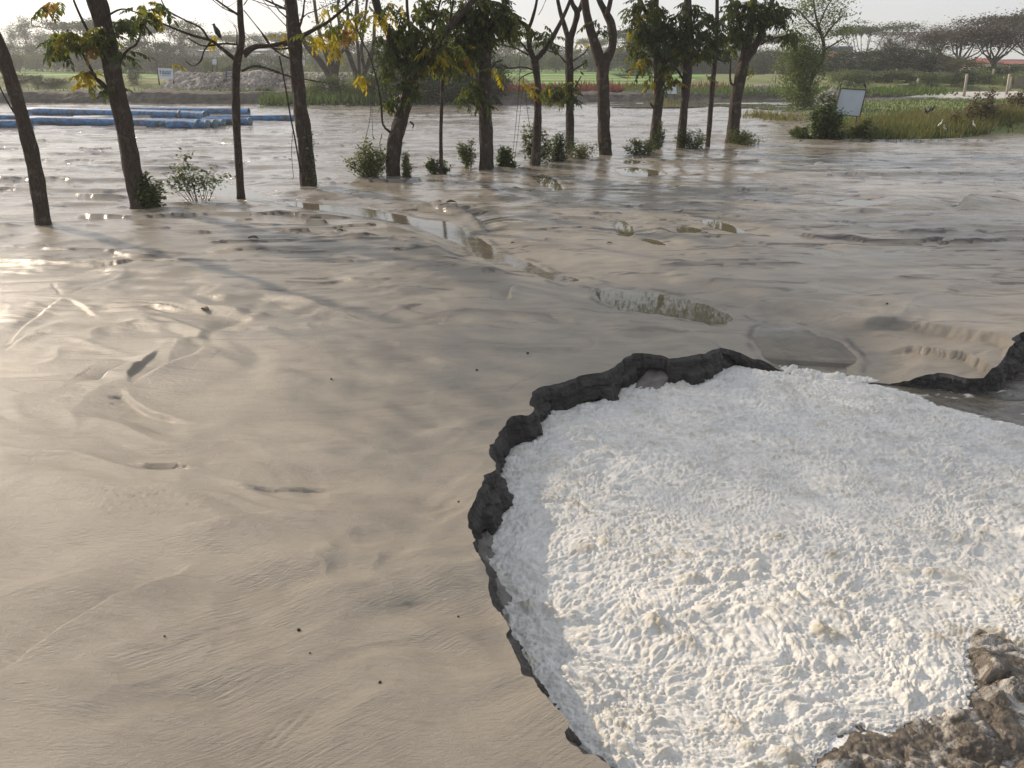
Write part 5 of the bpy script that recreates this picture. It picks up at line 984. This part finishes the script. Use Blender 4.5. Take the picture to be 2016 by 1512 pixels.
# ------------------------------------------------------------------ people far off
def person(label, px, py, Y, hpx, bend, cloth):
    g = at(px, py, Y); h_ = hpx*pxm(Y); root = empty('person', g); tag(root, label, 'person')
    J = {'pel': (0, 0, .52), 'che': (bend*.20, 0, .74), 'nec': (bend*.30, 0, .85), 'hea': (bend*.36, 0, .93), 'kl': (-.02, .05, .27), 'fl': (0, .06, .0), 'kr': (.03, -.05, .27), 'fr': (.05, -.06, .0), 'sl': (bend*.26, .11, .81), 'el': (bend*.3+.03, .15, .63), 'hl': (bend*.4+.08, .13, .48), 'sr': (bend*.26, -.11, .81), 'er': (bend*.3+.03, -.15, .63), 'hr': (bend*.4+.08, -.13, .48)}
    R_ = {'pel': .075, 'che': .085, 'nec': .03, 'hea': .06, 'kl': .045, 'fl': .03, 'kr': .045, 'fr': .03, 'sl': .04, 'el': .028, 'hl': .022, 'sr': .04, 'er': .028, 'hr': .022}
    E = [('pel', 'che'), ('che', 'nec'), ('nec', 'hea'), ('pel', 'kl'), ('kl', 'fl'), ('pel', 'kr'), ('kr', 'fr'), ('che', 'sl'), ('sl', 'el'), ('el', 'hl'), ('che', 'sr'), ('sr', 'er'), ('er', 'hr')]
    ks = list(J); me = bpy.data.meshes.new('body'); me.from_pydata([tuple(c_*h_ for c_ in J[k]) for k in ks], [(ks.index(a), ks.index(b)) for a, b in E], []); o = bpy.data.objects.new('body', me); col.objects.link(o); o.parent = root
    o.modifiers.new('skin', 'SKIN'); o.modifiers.new('sub', 'SUBSURF').levels = 1; me.materials.append(M[cloth])
    for i, k in enumerate(ks): me.skin_vertices[0].data[i].radius = (R_[k]*h_, R_[k]*h_)
    mb = MB(); mb.ball((J['hea'][0]*h_-.01, 0, .955*h_), .062*h_, 8, 6); q_ = mb.build('hair', M['black']); q_.parent = root
person('tiny far figure in dull green clothes standing in the left field', 143, 137, 80, 14, .3, 'cloth1')
person('tiny far figure in red walking on the far field left of the printed sign', 292, 127, 118, 12, -.2, 'cloth2')
# ------------------------------------------------------------------ fallen leaves, sticks
def fallen(label, px, py, wpx, mat='dry', curl=.35, seed=0):
    g = gp(px, py); L = wpx*pxm(g[1]); z0 = hz(g[0], g[1]); rng = random.Random(seed); n_ = 7; V = []; Fs = []
    for i in range(n_):
        t_ = i/(n_-1); w_ = L*.26*math.sin(math.pi*min(.98, .06+t_*.94))**.7
        for j in range(5):
            s_ = (j-2)/2; V.append(((t_-.5)*L, s_*w_, .012*L+abs(s_)**1.6*w_*curl*1.6+math.sin(t_*3.1)*L*curl*.25*rng.uniform(.8, 1.2)))
    Fs = [(i*5+j, i*5+j+1, i*5+j+6, i*5+j+5) for i in range(n_-1) for j in range(4)]
    mb = MB(); mb.add(V, Fs); o = mb.build('fallen_leaf', M[mat]); o.location = (g[0], g[1], z0+.003); o.rotation_euler = (0, 0, rng.uniform(-.5, .5)); tag(o, label, 'leaf', 'leaves fallen on the sand'); o.modifiers.new('thick', 'SOLIDIFY').thickness = .002
fallen('curled brown leaf lying alone in the open sand at the left', 405, 616, 22, seed=1)
fallen('dark cupped leaf on the sand below the slim bare tree', 500, 477, 24, 'dryg', seed=2)
fallen('yellow-green leaf on the sand between stream and dark cupped leaf', 670, 456, 16, 'dryg', seed=3)
fallen('small green leaf on the sand below the start of the stream bank', 783, 505, 16, 'dryg', seed=4)
fallen('large olive leaf resting on the crumbling stream bank', 888, 401, 24, 'dryg', seed=5)
fallen('tiny leaf on the sand beside the stream at the top left of its bend', 658, 411, 8, seed=6)
fallen('dark leaf scrap on the sand right of the slim bare tree foot', 490, 437, 20, seed=7, curl=.1)
fallen('brown leaf scrap by the thin dark crease in the middle sand', 735, 447, 14, seed=8)
fallen('thin brown leaf on the wet sand right of the stream', 1010, 478, 12, seed=9)
fallen('pale leaf on the rippled sand left of the brown puddles', 1200, 482, 12, seed=10)
def pebble(label, px, py, wpx, seed):
    g = gp(px, py); r_ = wpx*.5*pxm(g[1]); mb = MB(); mb.ball((0, 0, r_*.5), r_, 9, 6, (1, .8, .7)); o = mb.build('pebble', M['rubber']); o.location = (g[0], g[1], hz(g[0], g[1])); o.rotation_euler = (.2, .1, seed); tag(o, label, 'pebble', 'specks lying on the sand')
for k, (a, b, c_, lb) in enumerate([(590, 1253, 9, 'dark pebble on the smooth near sand, upper of two'), (749, 1360, 8, 'dark pebble on the smooth near sand, lower of two'), (902, 1217, 6, 'tiny dark pebble close to the bank edge'), (1039, 700, 6, 'black speck on the sand above the bank corner'), (939, 732, 6, 'black speck on the sand in mid-picture'), (652, 742, 5, 'black speck on the sand below the feathery fan marks'), (1745, 604, 5, 'black speck on the far terrace above the broken ledge'), (329, 1276, 5, 'black speck on the near sand left of the dark pebble'), (612, 1301, 5, 'black speck right below the upper dark pebble'), (903, 1000, 5, 'black speck beside the crumbly dark patch at the bank')]): pebble(lb, a, b, c_, k)
# ------------------------------------------------------------------ background trees
def bgtree(style, seed, mat, H=10.0, W=8.0, n_=1100, leaf=.42, trunk=True, low=.25):
    """returns (trunk object, crown object) templates, metres, base at origin"""
    rng = np.random.default_rng(seed); rnd = random.Random(seed); mb = MB(); tips = []
    th = H*(.30 if style != 'umbrella' else .38); lean = rng.normal(0, .04, 2)*H
    mb.tube([(0, 0, -.3), (lean[0]*.4, lean[1]*.4, th*.5), (lean[0], lean[1], th)], [H*.03, H*.023, H*.018], 7)
    nl = {'dense': 7, 'umbrella': 11, 'dry': 13, 'tall': 8, 'loose': 10}[style]
    for k in range(nl):
        a = k*2.4+rng.uniform(-.4, .4)
        if style == 'umbrella': e = np.array([math.cos(a)*W*.5*rng.uniform(.35, .95), math.sin(a)*W*.5*rng.uniform(.35, .95), H*rng.uniform(.80, .93)])
        elif style == 'tall': e = np.array([math.cos(a)*W*.3*rng.random(), math.sin(a)*W*.3*rng.random(), H*rng.uniform(.5, .95)])
        else: e = np.array([math.cos(a)*W*.42*rng.uniform(.3, 1), math.sin(a)*W*.42*rng.uniform(.3, 1), H*rng.uniform(.45, .9)])
        b = np.array([lean[0], lean[1], th*rng.uniform(.6, 1)]); m_ = (b+e)/2+np.array([0, 0, -H*.05]); m_[:2] = b[:2]*.45+e[:2]*.55 if style != 'umbrella' else b[:2]*.4+e[:2]*.6
        mb.tube([b, m_, e], [H*.012, H*.008, H*.003], 5, False); tips.append(e)
        if style in ('dry', 'umbrella', 'loose'):
            for q in range(5):
                d = rng.normal(0, 1, 3)*np.array([1, 1, .5])*W*.10; d[2] = abs(d[2]); mb.tube([m_*.3+e*.7, e+d*.5, e+d], [H*.005, H*.003, H*.0015], 4, False); tips.append(e+d)
    tips = np.array(tips)
    if style == 'dense':
        c = rng.normal(size=(26, 3)); c /= np.linalg.norm(c, axis=1)[:, None]; c *= rng.uniform(.5, 1, (26, 1)); c = c*np.array([W*.40, W*.40, H*(.5-low*.5)*.82])+np.array([0, 0, H*(.5+low*.5)]); tips = c; s_ = np.array([W*.12, W*.12, H*.07])
    elif style == 'umbrella': s_ = np.array([W*.075, W*.075, H*.022])
    elif style == 'tall': tips = np.vstack([tips, [[0, 0, H*z] for z in np.linspace(.3, .95, 8)]]); s_ = np.array([W*.13, W*.13, H*.06])
    else: s_ = np.array([W*.075, W*.075, H*.05])
    pts = tips[rng.integers(0, len(tips), n_)]+rng.normal(0, 1, (n_, 3))*s_*rng.uniform(.5, 1.3, (n_, 1)); pts = pts[pts[:, 2] > .05]
    t_ = mb.build('trunk', M['barkfar']); c_ = leaf_cloud('crown', pts, leaf, M[mat], .7, rng); c_['kind'] = 'stuff'
    col.objects.unlink(t_); col.objects.unlink(c_); return t_, c_
TP = {
 'dense': bgtree('dense', 1, 'bgdark', 9, 9, 5200, .48, low=.05), 'dense2': bgtree('dense', 2, 'bgmid', 9, 10, 5200, .44, low=.0), 'olive': bgtree('dense', 3, 'bgolive', 9, 9, 4600, .38, low=.05),
 'loose': bgtree('loose', 4, 'bgdark', 11, 10, 4200, .36), 'tall': bgtree('tall', 5, 'bgdark', 13, 6, 2600, .42), 'tall2': bgtree('tall', 6, 'bgmid', 13, 7, 2400, .42),
 'umb': bgtree('umbrella', 7, 'bgmid', 11, 15, 5000, .44), 'umb2': bgtree('umbrella', 8, 'bgdark', 11, 13, 5000, .46), 'dry': bgtree('dry', 9, 'bgbare', 12, 10, 4000, .30), 'dry2': bgtree('dry', 10, 'bgbare', 12, 12, 8000, .34),
 'shrub': bgtree('dense', 12, 'bgmid', 3, 4, 2400, .22, low=0), 'shrub2': bgtree('dense', 13, 'bgdark', 3, 4, 2400, .22, low=0), 'shrubl': bgtree('dense', 14, 'bglight', 3, 4, 2400, .20, low=0)}
TH = {'dense': (9, 9), 'dense2': (9, 10), 'olive': (9, 9), 'loose': (11, 10), 'tall': (13, 6), 'tall2': (13, 7), 'umb': (11, 15), 'umb2': (11, 13), 'dry': (12, 10), 'dry2': (12, 12), 'shrub': (3, 4), 'shrub2': (3, 4), 'shrubl': (3, 4)}
def plant(kind, px, ytop, Y, wpx, label, group, z0=0.0, name=None):
    top = at(px, ytop, Y); H, W = TH[kind]; hgt = max(1.0, top.z-z0); wid = wpx*pxm(Y, 3)
    root = empty(name or ('shrub' if kind.startswith('shrub') else 'tree'), (top.x, Y, z0), random.uniform(0, 6.28)); root.scale = (wid/W, wid/W, hgt/(H*.98))
    tag(root, label, 'shrub' if kind.startswith('shrub') else 'tree', group)
    for t_ in TP[kind]:
        o = t_.copy(); col.objects.link(o); o.parent = root
    return root
GL = 'trees of the hazy wood beyond the left fields'
LW = [('tall', -20, 60, 170, 40), ('dense', 8, 78, 165, 60), ('tall', 42, 36, 185, 34), ('tall2', 20, 50, 195, 36), ('dense', 60, 82, 160, 60), ('tall', 78, 62, 180, 34), ('loose', 100, 68, 175, 55), ('dense', 120, 70, 150, 60), ('umb2', 155, 44, 150, 100), ('dense', 165, 80, 140, 70),
      ('dense', 205, 70, 145, 80), ('umb2', 240, 42, 150, 110), ('dense', 260, 70, 135, 70), ('umb', 300, 46, 140, 120), ('dense', 298, 72, 128, 60), ('dense', 330, 80, 150, 60), ('loose', 350, 62, 165, 70), ('dense', 385, 84, 180, 60), ('loose', 410, 70, 190, 60), ('umb', 440, 70, 185, 90), ('dense', 455, 88, 190, 50),
      ('dense', 480, 86, 190, 50), ('loose', 500, 68, 200, 60), ('dense', 530, 84, 180, 60), ('loose', 545, 66, 180, 60), ('umb', 575, 68, 185, 80), ('dense', 600, 84, 170, 60), ('dense', 640, 80, 165, 70), ('loose', 665, 66, 170, 70), ('dense', 690, 78, 160, 70), ('dense', 740, 72, 150, 80), ('dense', 800, 70, 150, 80), ('dense', 860, 70, 150, 80),
      ('umb', 910, 66, 160, 90), ('dense', 950, 76, 165, 70), ('dense', 1000, 86, 190, 60), ('umb2', 1020, 84, 200, 70), ('dense', 1045, 92, 195, 60), ('loose', 1070, 84, 190, 60), ('dense', 1095, 90, 180, 60), ('dense', 1130, 92, 185, 60), ('dense', 1165, 88, 175, 60), ('umb', 1175, 76, 180, 60), ('dense', 1205, 88, 170, 60),
      ('dense', 1250, 66, 135, 90), ('umb2', 1262, 60, 138, 110), ('dense', 1295, 72, 140, 70), ('dense', 1335, 82, 140, 70), ('dense', 1380, 86, 145, 70), ('loose', 1420, 76, 145, 70), ('dense', 1425, 88, 140, 60), ('dense', 1470, 84, 130, 60), ('umb2', 1500, 72, 130, 90), ('dense', 1510, 92, 120, 60), ('umb', 1545, 68, 125, 90), ('dense', 1550, 90, 115, 60), ('dense', 1590, 86, 110, 70)]
KD = {'dense': 'round dense dark tree', 'tall': 'tall feathery tree', 'tall2': 'tall feathery pale tree', 'loose': 'loose open-crowned tree', 'umb': 'flat spreading greener tree', 'umb2': 'flat spreading dark tree'}
def where(px):
    m_ = [(30, 'before the far white notice at the left edge'), (75, 'just right of the far white notice'), (130, 'behind the yellow leaves of the thick leaning tree'), (220, 'seen left of the thick leaning trunk'), (270, 'seen just right of the thick leaning trunk'), (325, 'above the white printed sign'), (365, 'behind the ruined house'), (430, 'behind the bare branches left of the slim tree'), (470, 'directly behind the slim bare tree'), (520, 'right of the slim bare tree'), (570, 'left of the dark straight trunk'), (615, 'behind the dark straight trunk'), (660, 'behind the many-limbed shore tree'), (720, 'behind the second many-limbed shore tree'), (780, 'behind the crooked forked tree'), (830, 'right of the crooked forked tree'), (900, 'behind the thin pale sapling'), (970, 'behind the broad straight tree'), (1035, 'left of the slender forked tree'), (1085, 'right of the slender forked tree'), (1150, 'behind the tree with the leaf cluster'), (1215, 'behind the Y-forked tree'), (1280, 'between the Y-forked tree and the leafy one'), (1350, 'behind the white shore sign'), (1400, 'behind the thin pale-stemmed tree'), (1450, 'behind the last tree of the row'), (1530, 'right of the last tree of the row'), (9999, 'behind the light green tree')]
    for a, s_ in m_:
        if px < a: return s_
seen = {}
for i, (k, px, yt, Y, w_) in enumerate(LW):
    lb = 'hazy '+KD[k]+', '+where(px); seen[lb] = seen.get(lb, 0)+1
    if seen[lb] > 1: lb = 'hazy '+KD[k]+' further right, '+where(px)
    plant(k, px, yt, Y, w_*1.25, lb, GL)
    if k in ('loose', 'umb', 'umb2', 'tall', 'tall2'): pass
USED = {}
def uniq(l):
    USED[l] = USED.get(l, 0)+1; k = USED[l]
    return l if k == 1 else l.replace('hazy scrub', ['hazy scrub', 'next hazy scrub', 'third hazy scrub', 'fourth hazy scrub'][k-1]).replace('green bank shrub', ['green bank shrub', 'second green bank shrub', 'third green bank shrub', 'fourth green bank shrub', 'fifth green bank shrub'][k-1])
# low scrub closing the foot of the wood
for i, px in enumerate(range(-30, 1620, 34)):
    r_ = random.Random(i); plant(r_.choice(['shrub', 'shrub2']), px+r_.uniform(-10, 10), 101+r_.uniform(-6, 5), 138+r_.uniform(0, 14), 58, uniq('hazy scrub under the wood, '+where(px)), 'scrub along the foot of the distant wood')
# right-hand wood
GR = 'trees on the far right bank'
RW_ = [('dense', 1655, 106, 95, 95, 'dark dense thicket tree right below the red and blue bus'), ('dense', 1700, 94, 92, 110, 'dense dark tree standing under the wide umbrella tree'), ('dense', 1745, 92, 88, 115, 'dense dark tree to the right below the umbrella tree'), ('dense', 1790, 86, 86, 115, 'darkest dense tree in the middle of the right thicket'), ('dense', 1815, 100, 84, 60, 'dark tree closing the right end of the dark thicket'),
       ('umb', 1714, 50, 130, 140, 'wide flat umbrella-shaped tree above the bus against the sky'), ('dry', 1795, 62, 120, 90, 'thin nearly bare tree above the dark thicket'), ('dry', 1762, 72, 125, 70, 'faint bare tree between umbrella tree and bare one'), ('dry', 1855, 48, 110, 60, 'thin bare tree left of the big dry-leaved one'),
       ('olive', 1855, 96, 84, 90, 'yellow-olive rounded tree right of the dark thicket'), ('olive', 1900, 108, 80, 80, 'low olive tree under the big dry-leaved tree'), ('dry2', 1905, 24, 86, 165, 'big brown dry-leaved tree rising against the sky at the right'), ('dry2', 1990, 10, 84, 150, 'large dry-leaved tree cut by the right edge of the frame'), ('umb2', 2040, 30, 95, 150, 'spreading dark tree beyond the right edge'),
       ('dense', 1950, 128, 78, 70, 'low dark tree below the red roof at the right'), ('dense2', 2010, 122, 78, 80, 'green tree behind the dark plank fence'), ('dense2', 1680, 134, 82, 70, 'bright green low tree left of the pole with an arm'), ('dense2', 1740, 140, 78, 60, 'low green tree behind the pole with an arm'), ('loose', 1640, 92, 120, 70, 'open dark tree left of the bus'), ('dense', 1600, 96, 115, 70, 'dark tree behind the stem of the light green tree')]
for k, px, yt, Y, w_, lb in RW_: plant(k, px, yt, Y, w_*1.15, lb, GR, .6 if Y < 100 else 0)
for i, px in enumerate(range(1650, 2060, 26)):
    r_ = random.Random(i+50); plant(r_.choice(['shrub', 'shrub', 'shrub2', 'shrubl']), px+r_.uniform(-8, 8), 137+r_.uniform(-9, 10), 70+r_.uniform(-3, 5), 62, uniq('green bank shrub, '+[w for a_, w in [(1680, 'left of the board top'), (1720, 'above the board top'), (1790, 'below the pole with an arm'), (1830, 'behind the shorter tan post'), (1920, 'behind the tallest pale post'), (1985, 'below the orange sign'), (9999, 'behind the plank fence')] if px < a_][0]), 'shrubs along the far right bank', .3)
for i, (px, yt, w_, lb) in enumerate([(1675, 158, 30, 'leftmost'), (1795, 172, 22, 'second'), (1835, 166, 30, 'rightmost')]): plant('shrub2', px, yt+8, 60, w_, lb+' of three small shrubs standing in the pale sand strip', 'small shrubs in the sand strip', .1)
# left bank bushes
for i, (k, px, yt, Y, w_, lb) in enumerate([('shrub2', 68, 142, 74, 30, 'small round dark bush on the green slope left of the thick leaning tree'), ('shrub2', 30, 140, 78, 60, 'low dark bush on the green slope right of the leftmost trunk'), ('shrub', 100, 150, 76, 60, 'wide low bush on the green slope'), ('shrub2', 255, 110, 76, 34, 'dark shrub in the field just right of the thick leaning trunk'), ('shrub', 450, 122, 76, 36, 'bush in the field behind the slim bare tree'), ('shrub2', 500, 112, 80, 30, 'dark bush in the field right of the slim bare tree'), ('shrub', 540, 126, 74, 40, 'low bush behind the rubble bank left of the dark straight trunk'), ('shrubl', 350, 172, 53, 26, 'yellow-green weedy bush before the dark bank under the printed sign'), ('shrub', 520, 172, 53.5, 44, 'dark green bush on the bank left of the dark straight trunk'), ('shrub', 405, 112, 90, 18, 'small bush beside the sign on two tall posts')]):
    plant(k, px, yt, Y, w_*1.2, lb, 'bushes on the left bank and slope')
GM = 'bushes massed on the middle shore'
for i, (k, px, yt, Y, w_, lb) in enumerate([('shrubl', 610, 148, 50.5, 60, 'light green bush at the left of the shore thicket'), ('shrub', 650, 140, 50, 60, 'bush at the foot of the many-limbed shore tree'), ('shrubl', 690, 146, 50, 50, 'feathery green bush between the two many-limbed trees'), ('shrub', 725, 138, 50, 60, 'bush at the foot of the second many-limbed tree'), ('dense', 790, 85, 51.5, 130, 'dark rounded bush-tree behind the crooked forked tree'), ('dense', 860, 80, 52, 140, 'tallest dark bush-tree behind the sapling'), ('dense', 925, 92, 51.5, 120, 'dark bush-tree behind the broad straight tree'), ('dense', 965, 112, 51, 80, 'dark bush-tree ending the shore thicket on the right'),
      ('shrub2', 780, 150, 49.3, 80, 'low dark bush left in the shade of the thicket'), ('shrub2', 840, 148, 49.3, 80, 'low dark bush in the middle of the thicket front'), ('shrub2', 900, 150, 49.3, 80, 'low dark bush at the thicket front behind the broad tree'), ('shrub2', 960, 158, 50, 60, 'last low dark bush at the thicket right end')]):
    plant(k, px, yt, Y, w_*1.15, lb, GM)
# many-limbed trees on the shore
def limbtree(label, base, limbs, spots, Y, cr):
    g = at(base[0], base[1], Y); root = empty('tree', g); tag(root, label, 'tree', 'many-limbed trees on the middle shore')
    for i, l in enumerate(limbs):
        mb = MB(); pxtube(mb, l, Y, random.uniform(-.8, .8) if i else 0, 8, seed=i); hang(mb.build('trunk' if i == 0 else 'limb', M['bark']), root)
    rng = np.random.default_rng(base[0]); pts = []
    for a, b, rx, ry, n_ in spots: 
        k = pxm(Y, 4); c = at(a, b, Y); pts.append(np.array(c)+np.clip(rng.normal(0, .5, (n_, 3)), -1, 1)*np.array([rx*k, 1.0, ry*k]))
    pts = np.concatenate(pts); pts = pts[fbm(pts[:, 0]*1.6, pts[:, 2]*1.9, 3, 9)+.25*perlin(pts[:, 1]*2, pts[:, 0], 4) > -.2] if 'light green' in label else pts
    o = leaf_cloud('crown', pts, cr, M['bglight' if 'light green' in label else 'bgmid'], .5, rng); o['kind'] = 'stuff'; hang(o, root); return root
limbtree('many-limbed leaning tree on the far shore right of the dark straight trunk', (655, 195), [[(660, 195, 22), (657, 160, 22), (650, 130, 20)], [(648, 150, 12), (630, 120, 12), (600, 85, 10), (585, 50, 7), (560, 10, 5)], [(652, 135, 10), (640, 100, 9), (628, 60, 7), (620, 10, 6), (615, -40, 4)], [(656, 135, 8), (655, 100, 7), (668, 60, 6), (665, 10, 5), (680, -40, 4)], [(662, 150, 9), (668, 110, 8), (690, 80, 6), (705, 40, 5), (700, -20, 4)], [(645, 110, 5), (655, 70, 4), (645, 20, 3)]],
         [(600, -10, 60, 40, 260), (650, -30, 60, 40, 260), (690, 10, 40, 40, 160), (630, 30, 40, 30, 50)], 55, .22)
limbtree('second many-limbed tree on the far shore left of the crooked forked tree', (712, 195), [[(712, 195, 18), (706, 160, 17), (700, 140, 15)], [(702, 150, 10), (690, 115, 10), (678, 80, 8), (685, 30, 6), (675, -20, 4)], [(712, 160, 9), (725, 125, 9), (735, 90, 8), (738, 40, 6), (745, -20, 5)], [(708, 150, 7), (705, 100, 6), (700, 40, 5), (705, -20, 4)], [(718, 140, 6), (712, 95, 6), (718, 40, 5), (726, -30, 4)]],
         [(690, -20, 60, 40, 220), (740, -20, 50, 50, 220), (745, 50, 30, 30, 120)], 55.5, .22)
limbtree('light green tree standing alone on the grassy point left of the tilted board', (1590, 208), [[(1588, 210, 14), (1590, 180, 13), (1600, 150, 10), (1618, 120, 8), (1622, 90, 7), (1614, 60, 6), (1606, 30, 4), (1600, -10, 3)], [(1590, 185, 9), (1582, 150, 7), (1572, 120, 5), (1566, 90, 4)], [(1596, 160, 7), (1580, 130, 5), (1585, 90, 4)], [(1618, 80, 4), (1640, 50, 3), (1660, 30, 2)], [(1614, 64, 4), (1590, 40, 3), (1572, 20, 2)], [(1620, 100, 3), (1645, 85, 3), (1662, 75, 2)], [(1612, 50, 3), (1625, 20, 3), (1640, -5, 2)]],
         [(1605, 10, 55, 32, 1300), (1640, 30, 44, 36, 1100), (1575, 25, 36, 30, 700), (1655, 70, 32, 26, 600), (1570, 100, 36, 32, 1900), (1565, 135, 38, 36, 2200), (1590, 150, 36, 40, 2200), (1572, 178, 36, 28, 1700), (1600, 110, 32, 30, 1300), (1600, 70, 36, 30, 700), (1588, 202, 36, 18, 1200), (1560, 70, 26, 24, 400)], 44, .17)
for o in (TP['dense'] and []): pass
# ------------------------------------------------------------------ houses and bus far off
def house(label, px0, px1, yt, yb, Y, wallm, roofm, depth=6, wins=2, rh=4, flat=False, z0=0.0):
    a, b = at(px0, yt, Y), at(px1, yt, Y); w_ = b.x-a.x; h_ = a.z-z0; root = empty('house', ((a.x+b.x)/2, Y, z0)); tag(root, label, 'house')
    mb = MB(); mb.box((0, depth/2, h_/2), (w_, depth, h_)); o = mb.build('wall', M[wallm]); o.parent = root
    r_ = rh*pxm(Y); mb = MB()
    if flat: mb.box((0, depth/2, h_+.11), (w_+.5, depth+.5, .2))
    else: mb.add([(-w_/2-.3, -.3, h_), (w_/2+.3, -.3, h_), (w_/2+.3, depth+.3, h_), (-w_/2-.3, depth+.3, h_), (-w_/2-.3, depth/2, h_+r_), (w_/2+.3, depth/2, h_+r_)], [(0, 1, 5, 4), (3, 4, 5, 2), (0, 4, 3), (1, 2, 5), (3, 2, 1, 0)], False)
    o = mb.build('roof', M[roofm]); o.parent = root
    for k in range(wins):
        x_ = (k+.5)/wins*w_-w_/2; mb = MB(); mb.box((x_, -.02, h_*.5), (w_/wins*.4, .06, h_*.45)); o = mb.build('window', M['glass']); o.parent = root
house('small roofless-looking pale house in the haze left of the slim bare tree', 354, 369, 98, 118, 150, 'wall', 'wall', 5, 2, 1, True)
house('long low wall-like building in the haze right of the small pale house', 383, 410, 100, 118, 155, 'wall', 'tin', 6, 3, 2)
house('pale low house with tin roof in the haze right of the slim bare tree', 478, 520, 100, 118, 160, 'wall', 'tin', 7, 4, 4)
house('white-walled house glimpsed in the haze between the slim tree and dark straight tree', 498, 508, 106, 119, 150, 'paint', 'tin', 5, 1, 2)
house('tin-roofed grey house under the big dry-leaved tree at the right', 1936, 1950, 122, 150, 100, 'wall', 'tin', 5, 2, 5)
house('red-roofed house behind the right-hand bare trees', 1952, 1976, 123, 150, 98, 'wall', 'redroof', 6, 2, 8)
house('low red-roofed house at the right edge behind the last tree', 1990, 2030, 126, 150, 100, 'wall', 'redroof', 6, 2, 6)
c = at(1662, 108, 143); root = empty('bus', (c.x, 143, 2.4)); tag(root, 'blue and red bus on the raised road above the dark thicket', 'bus')
W_, H_ = 2.5, at(1662, 91, 143).z-2.4; 
mb = MB(); mb.box((0, 3.5, .45+(H_*.5-.45)/2+.1), (W_, 8, H_*.5-.45+.2)); o = mb.build('lower_body', M['redv']); o.parent = root
mb = MB(); mb.box((0, 3.5, H_*.80), (W_*.97, 7.9, H_*.40)); o = mb.build('upper_body', M['bluev']); o.parent = root
mb = MB(); mb.box((0, -.47, H_*.74), (W_*.82, .06, H_*.22)); o = mb.build('windscreen', M['glass']); o.parent = root
mb = MB(); mb.box((0, -.53, H_*.36), (W_*.5, .05, H_*.14)); o = mb.build('front_panel', M['orange']); o.parent = root
for sx in (-1, 1):
    mb = MB(); mb.tube([(sx*W_*.33, -.5, H_*.30), (sx*W_*.33, -.56, H_*.30)], .12, 10); o = mb.build('headlight', M['paint']); o.parent = root
    for y_ in (1, 6): mb = MB(); mb.tube([(sx*W_*.5-sx*.28, y_, .48), (sx*W_*.5+sx*.02, y_, .48)], .48, 16); o = mb.build('wheel', M['rubber']); o.parent = root
# ------------------------------------------------------------------ haze
hm = bpy.data.materials.new('haze'); hm.use_nodes = True; t = hm.node_tree; t.nodes.clear(); out = t.nodes.new('ShaderNodeOutputMaterial'); v_ = t.nodes.new('ShaderNodeVolumePrincipled')
v_.inputs['Color'].default_value = (.90, .92, .95, 1); v_.inputs['Density'].default_value = HAZE; v_.inputs['Anisotropy'].default_value = .35; t.links.new(v_.outputs[0], out.inputs['Volume'])
mb = MB(); mb.box((0, 650, 12.5), (2400, 1500, 29)); o = mb.build('haze', hm); tag(o, kind='stuff')
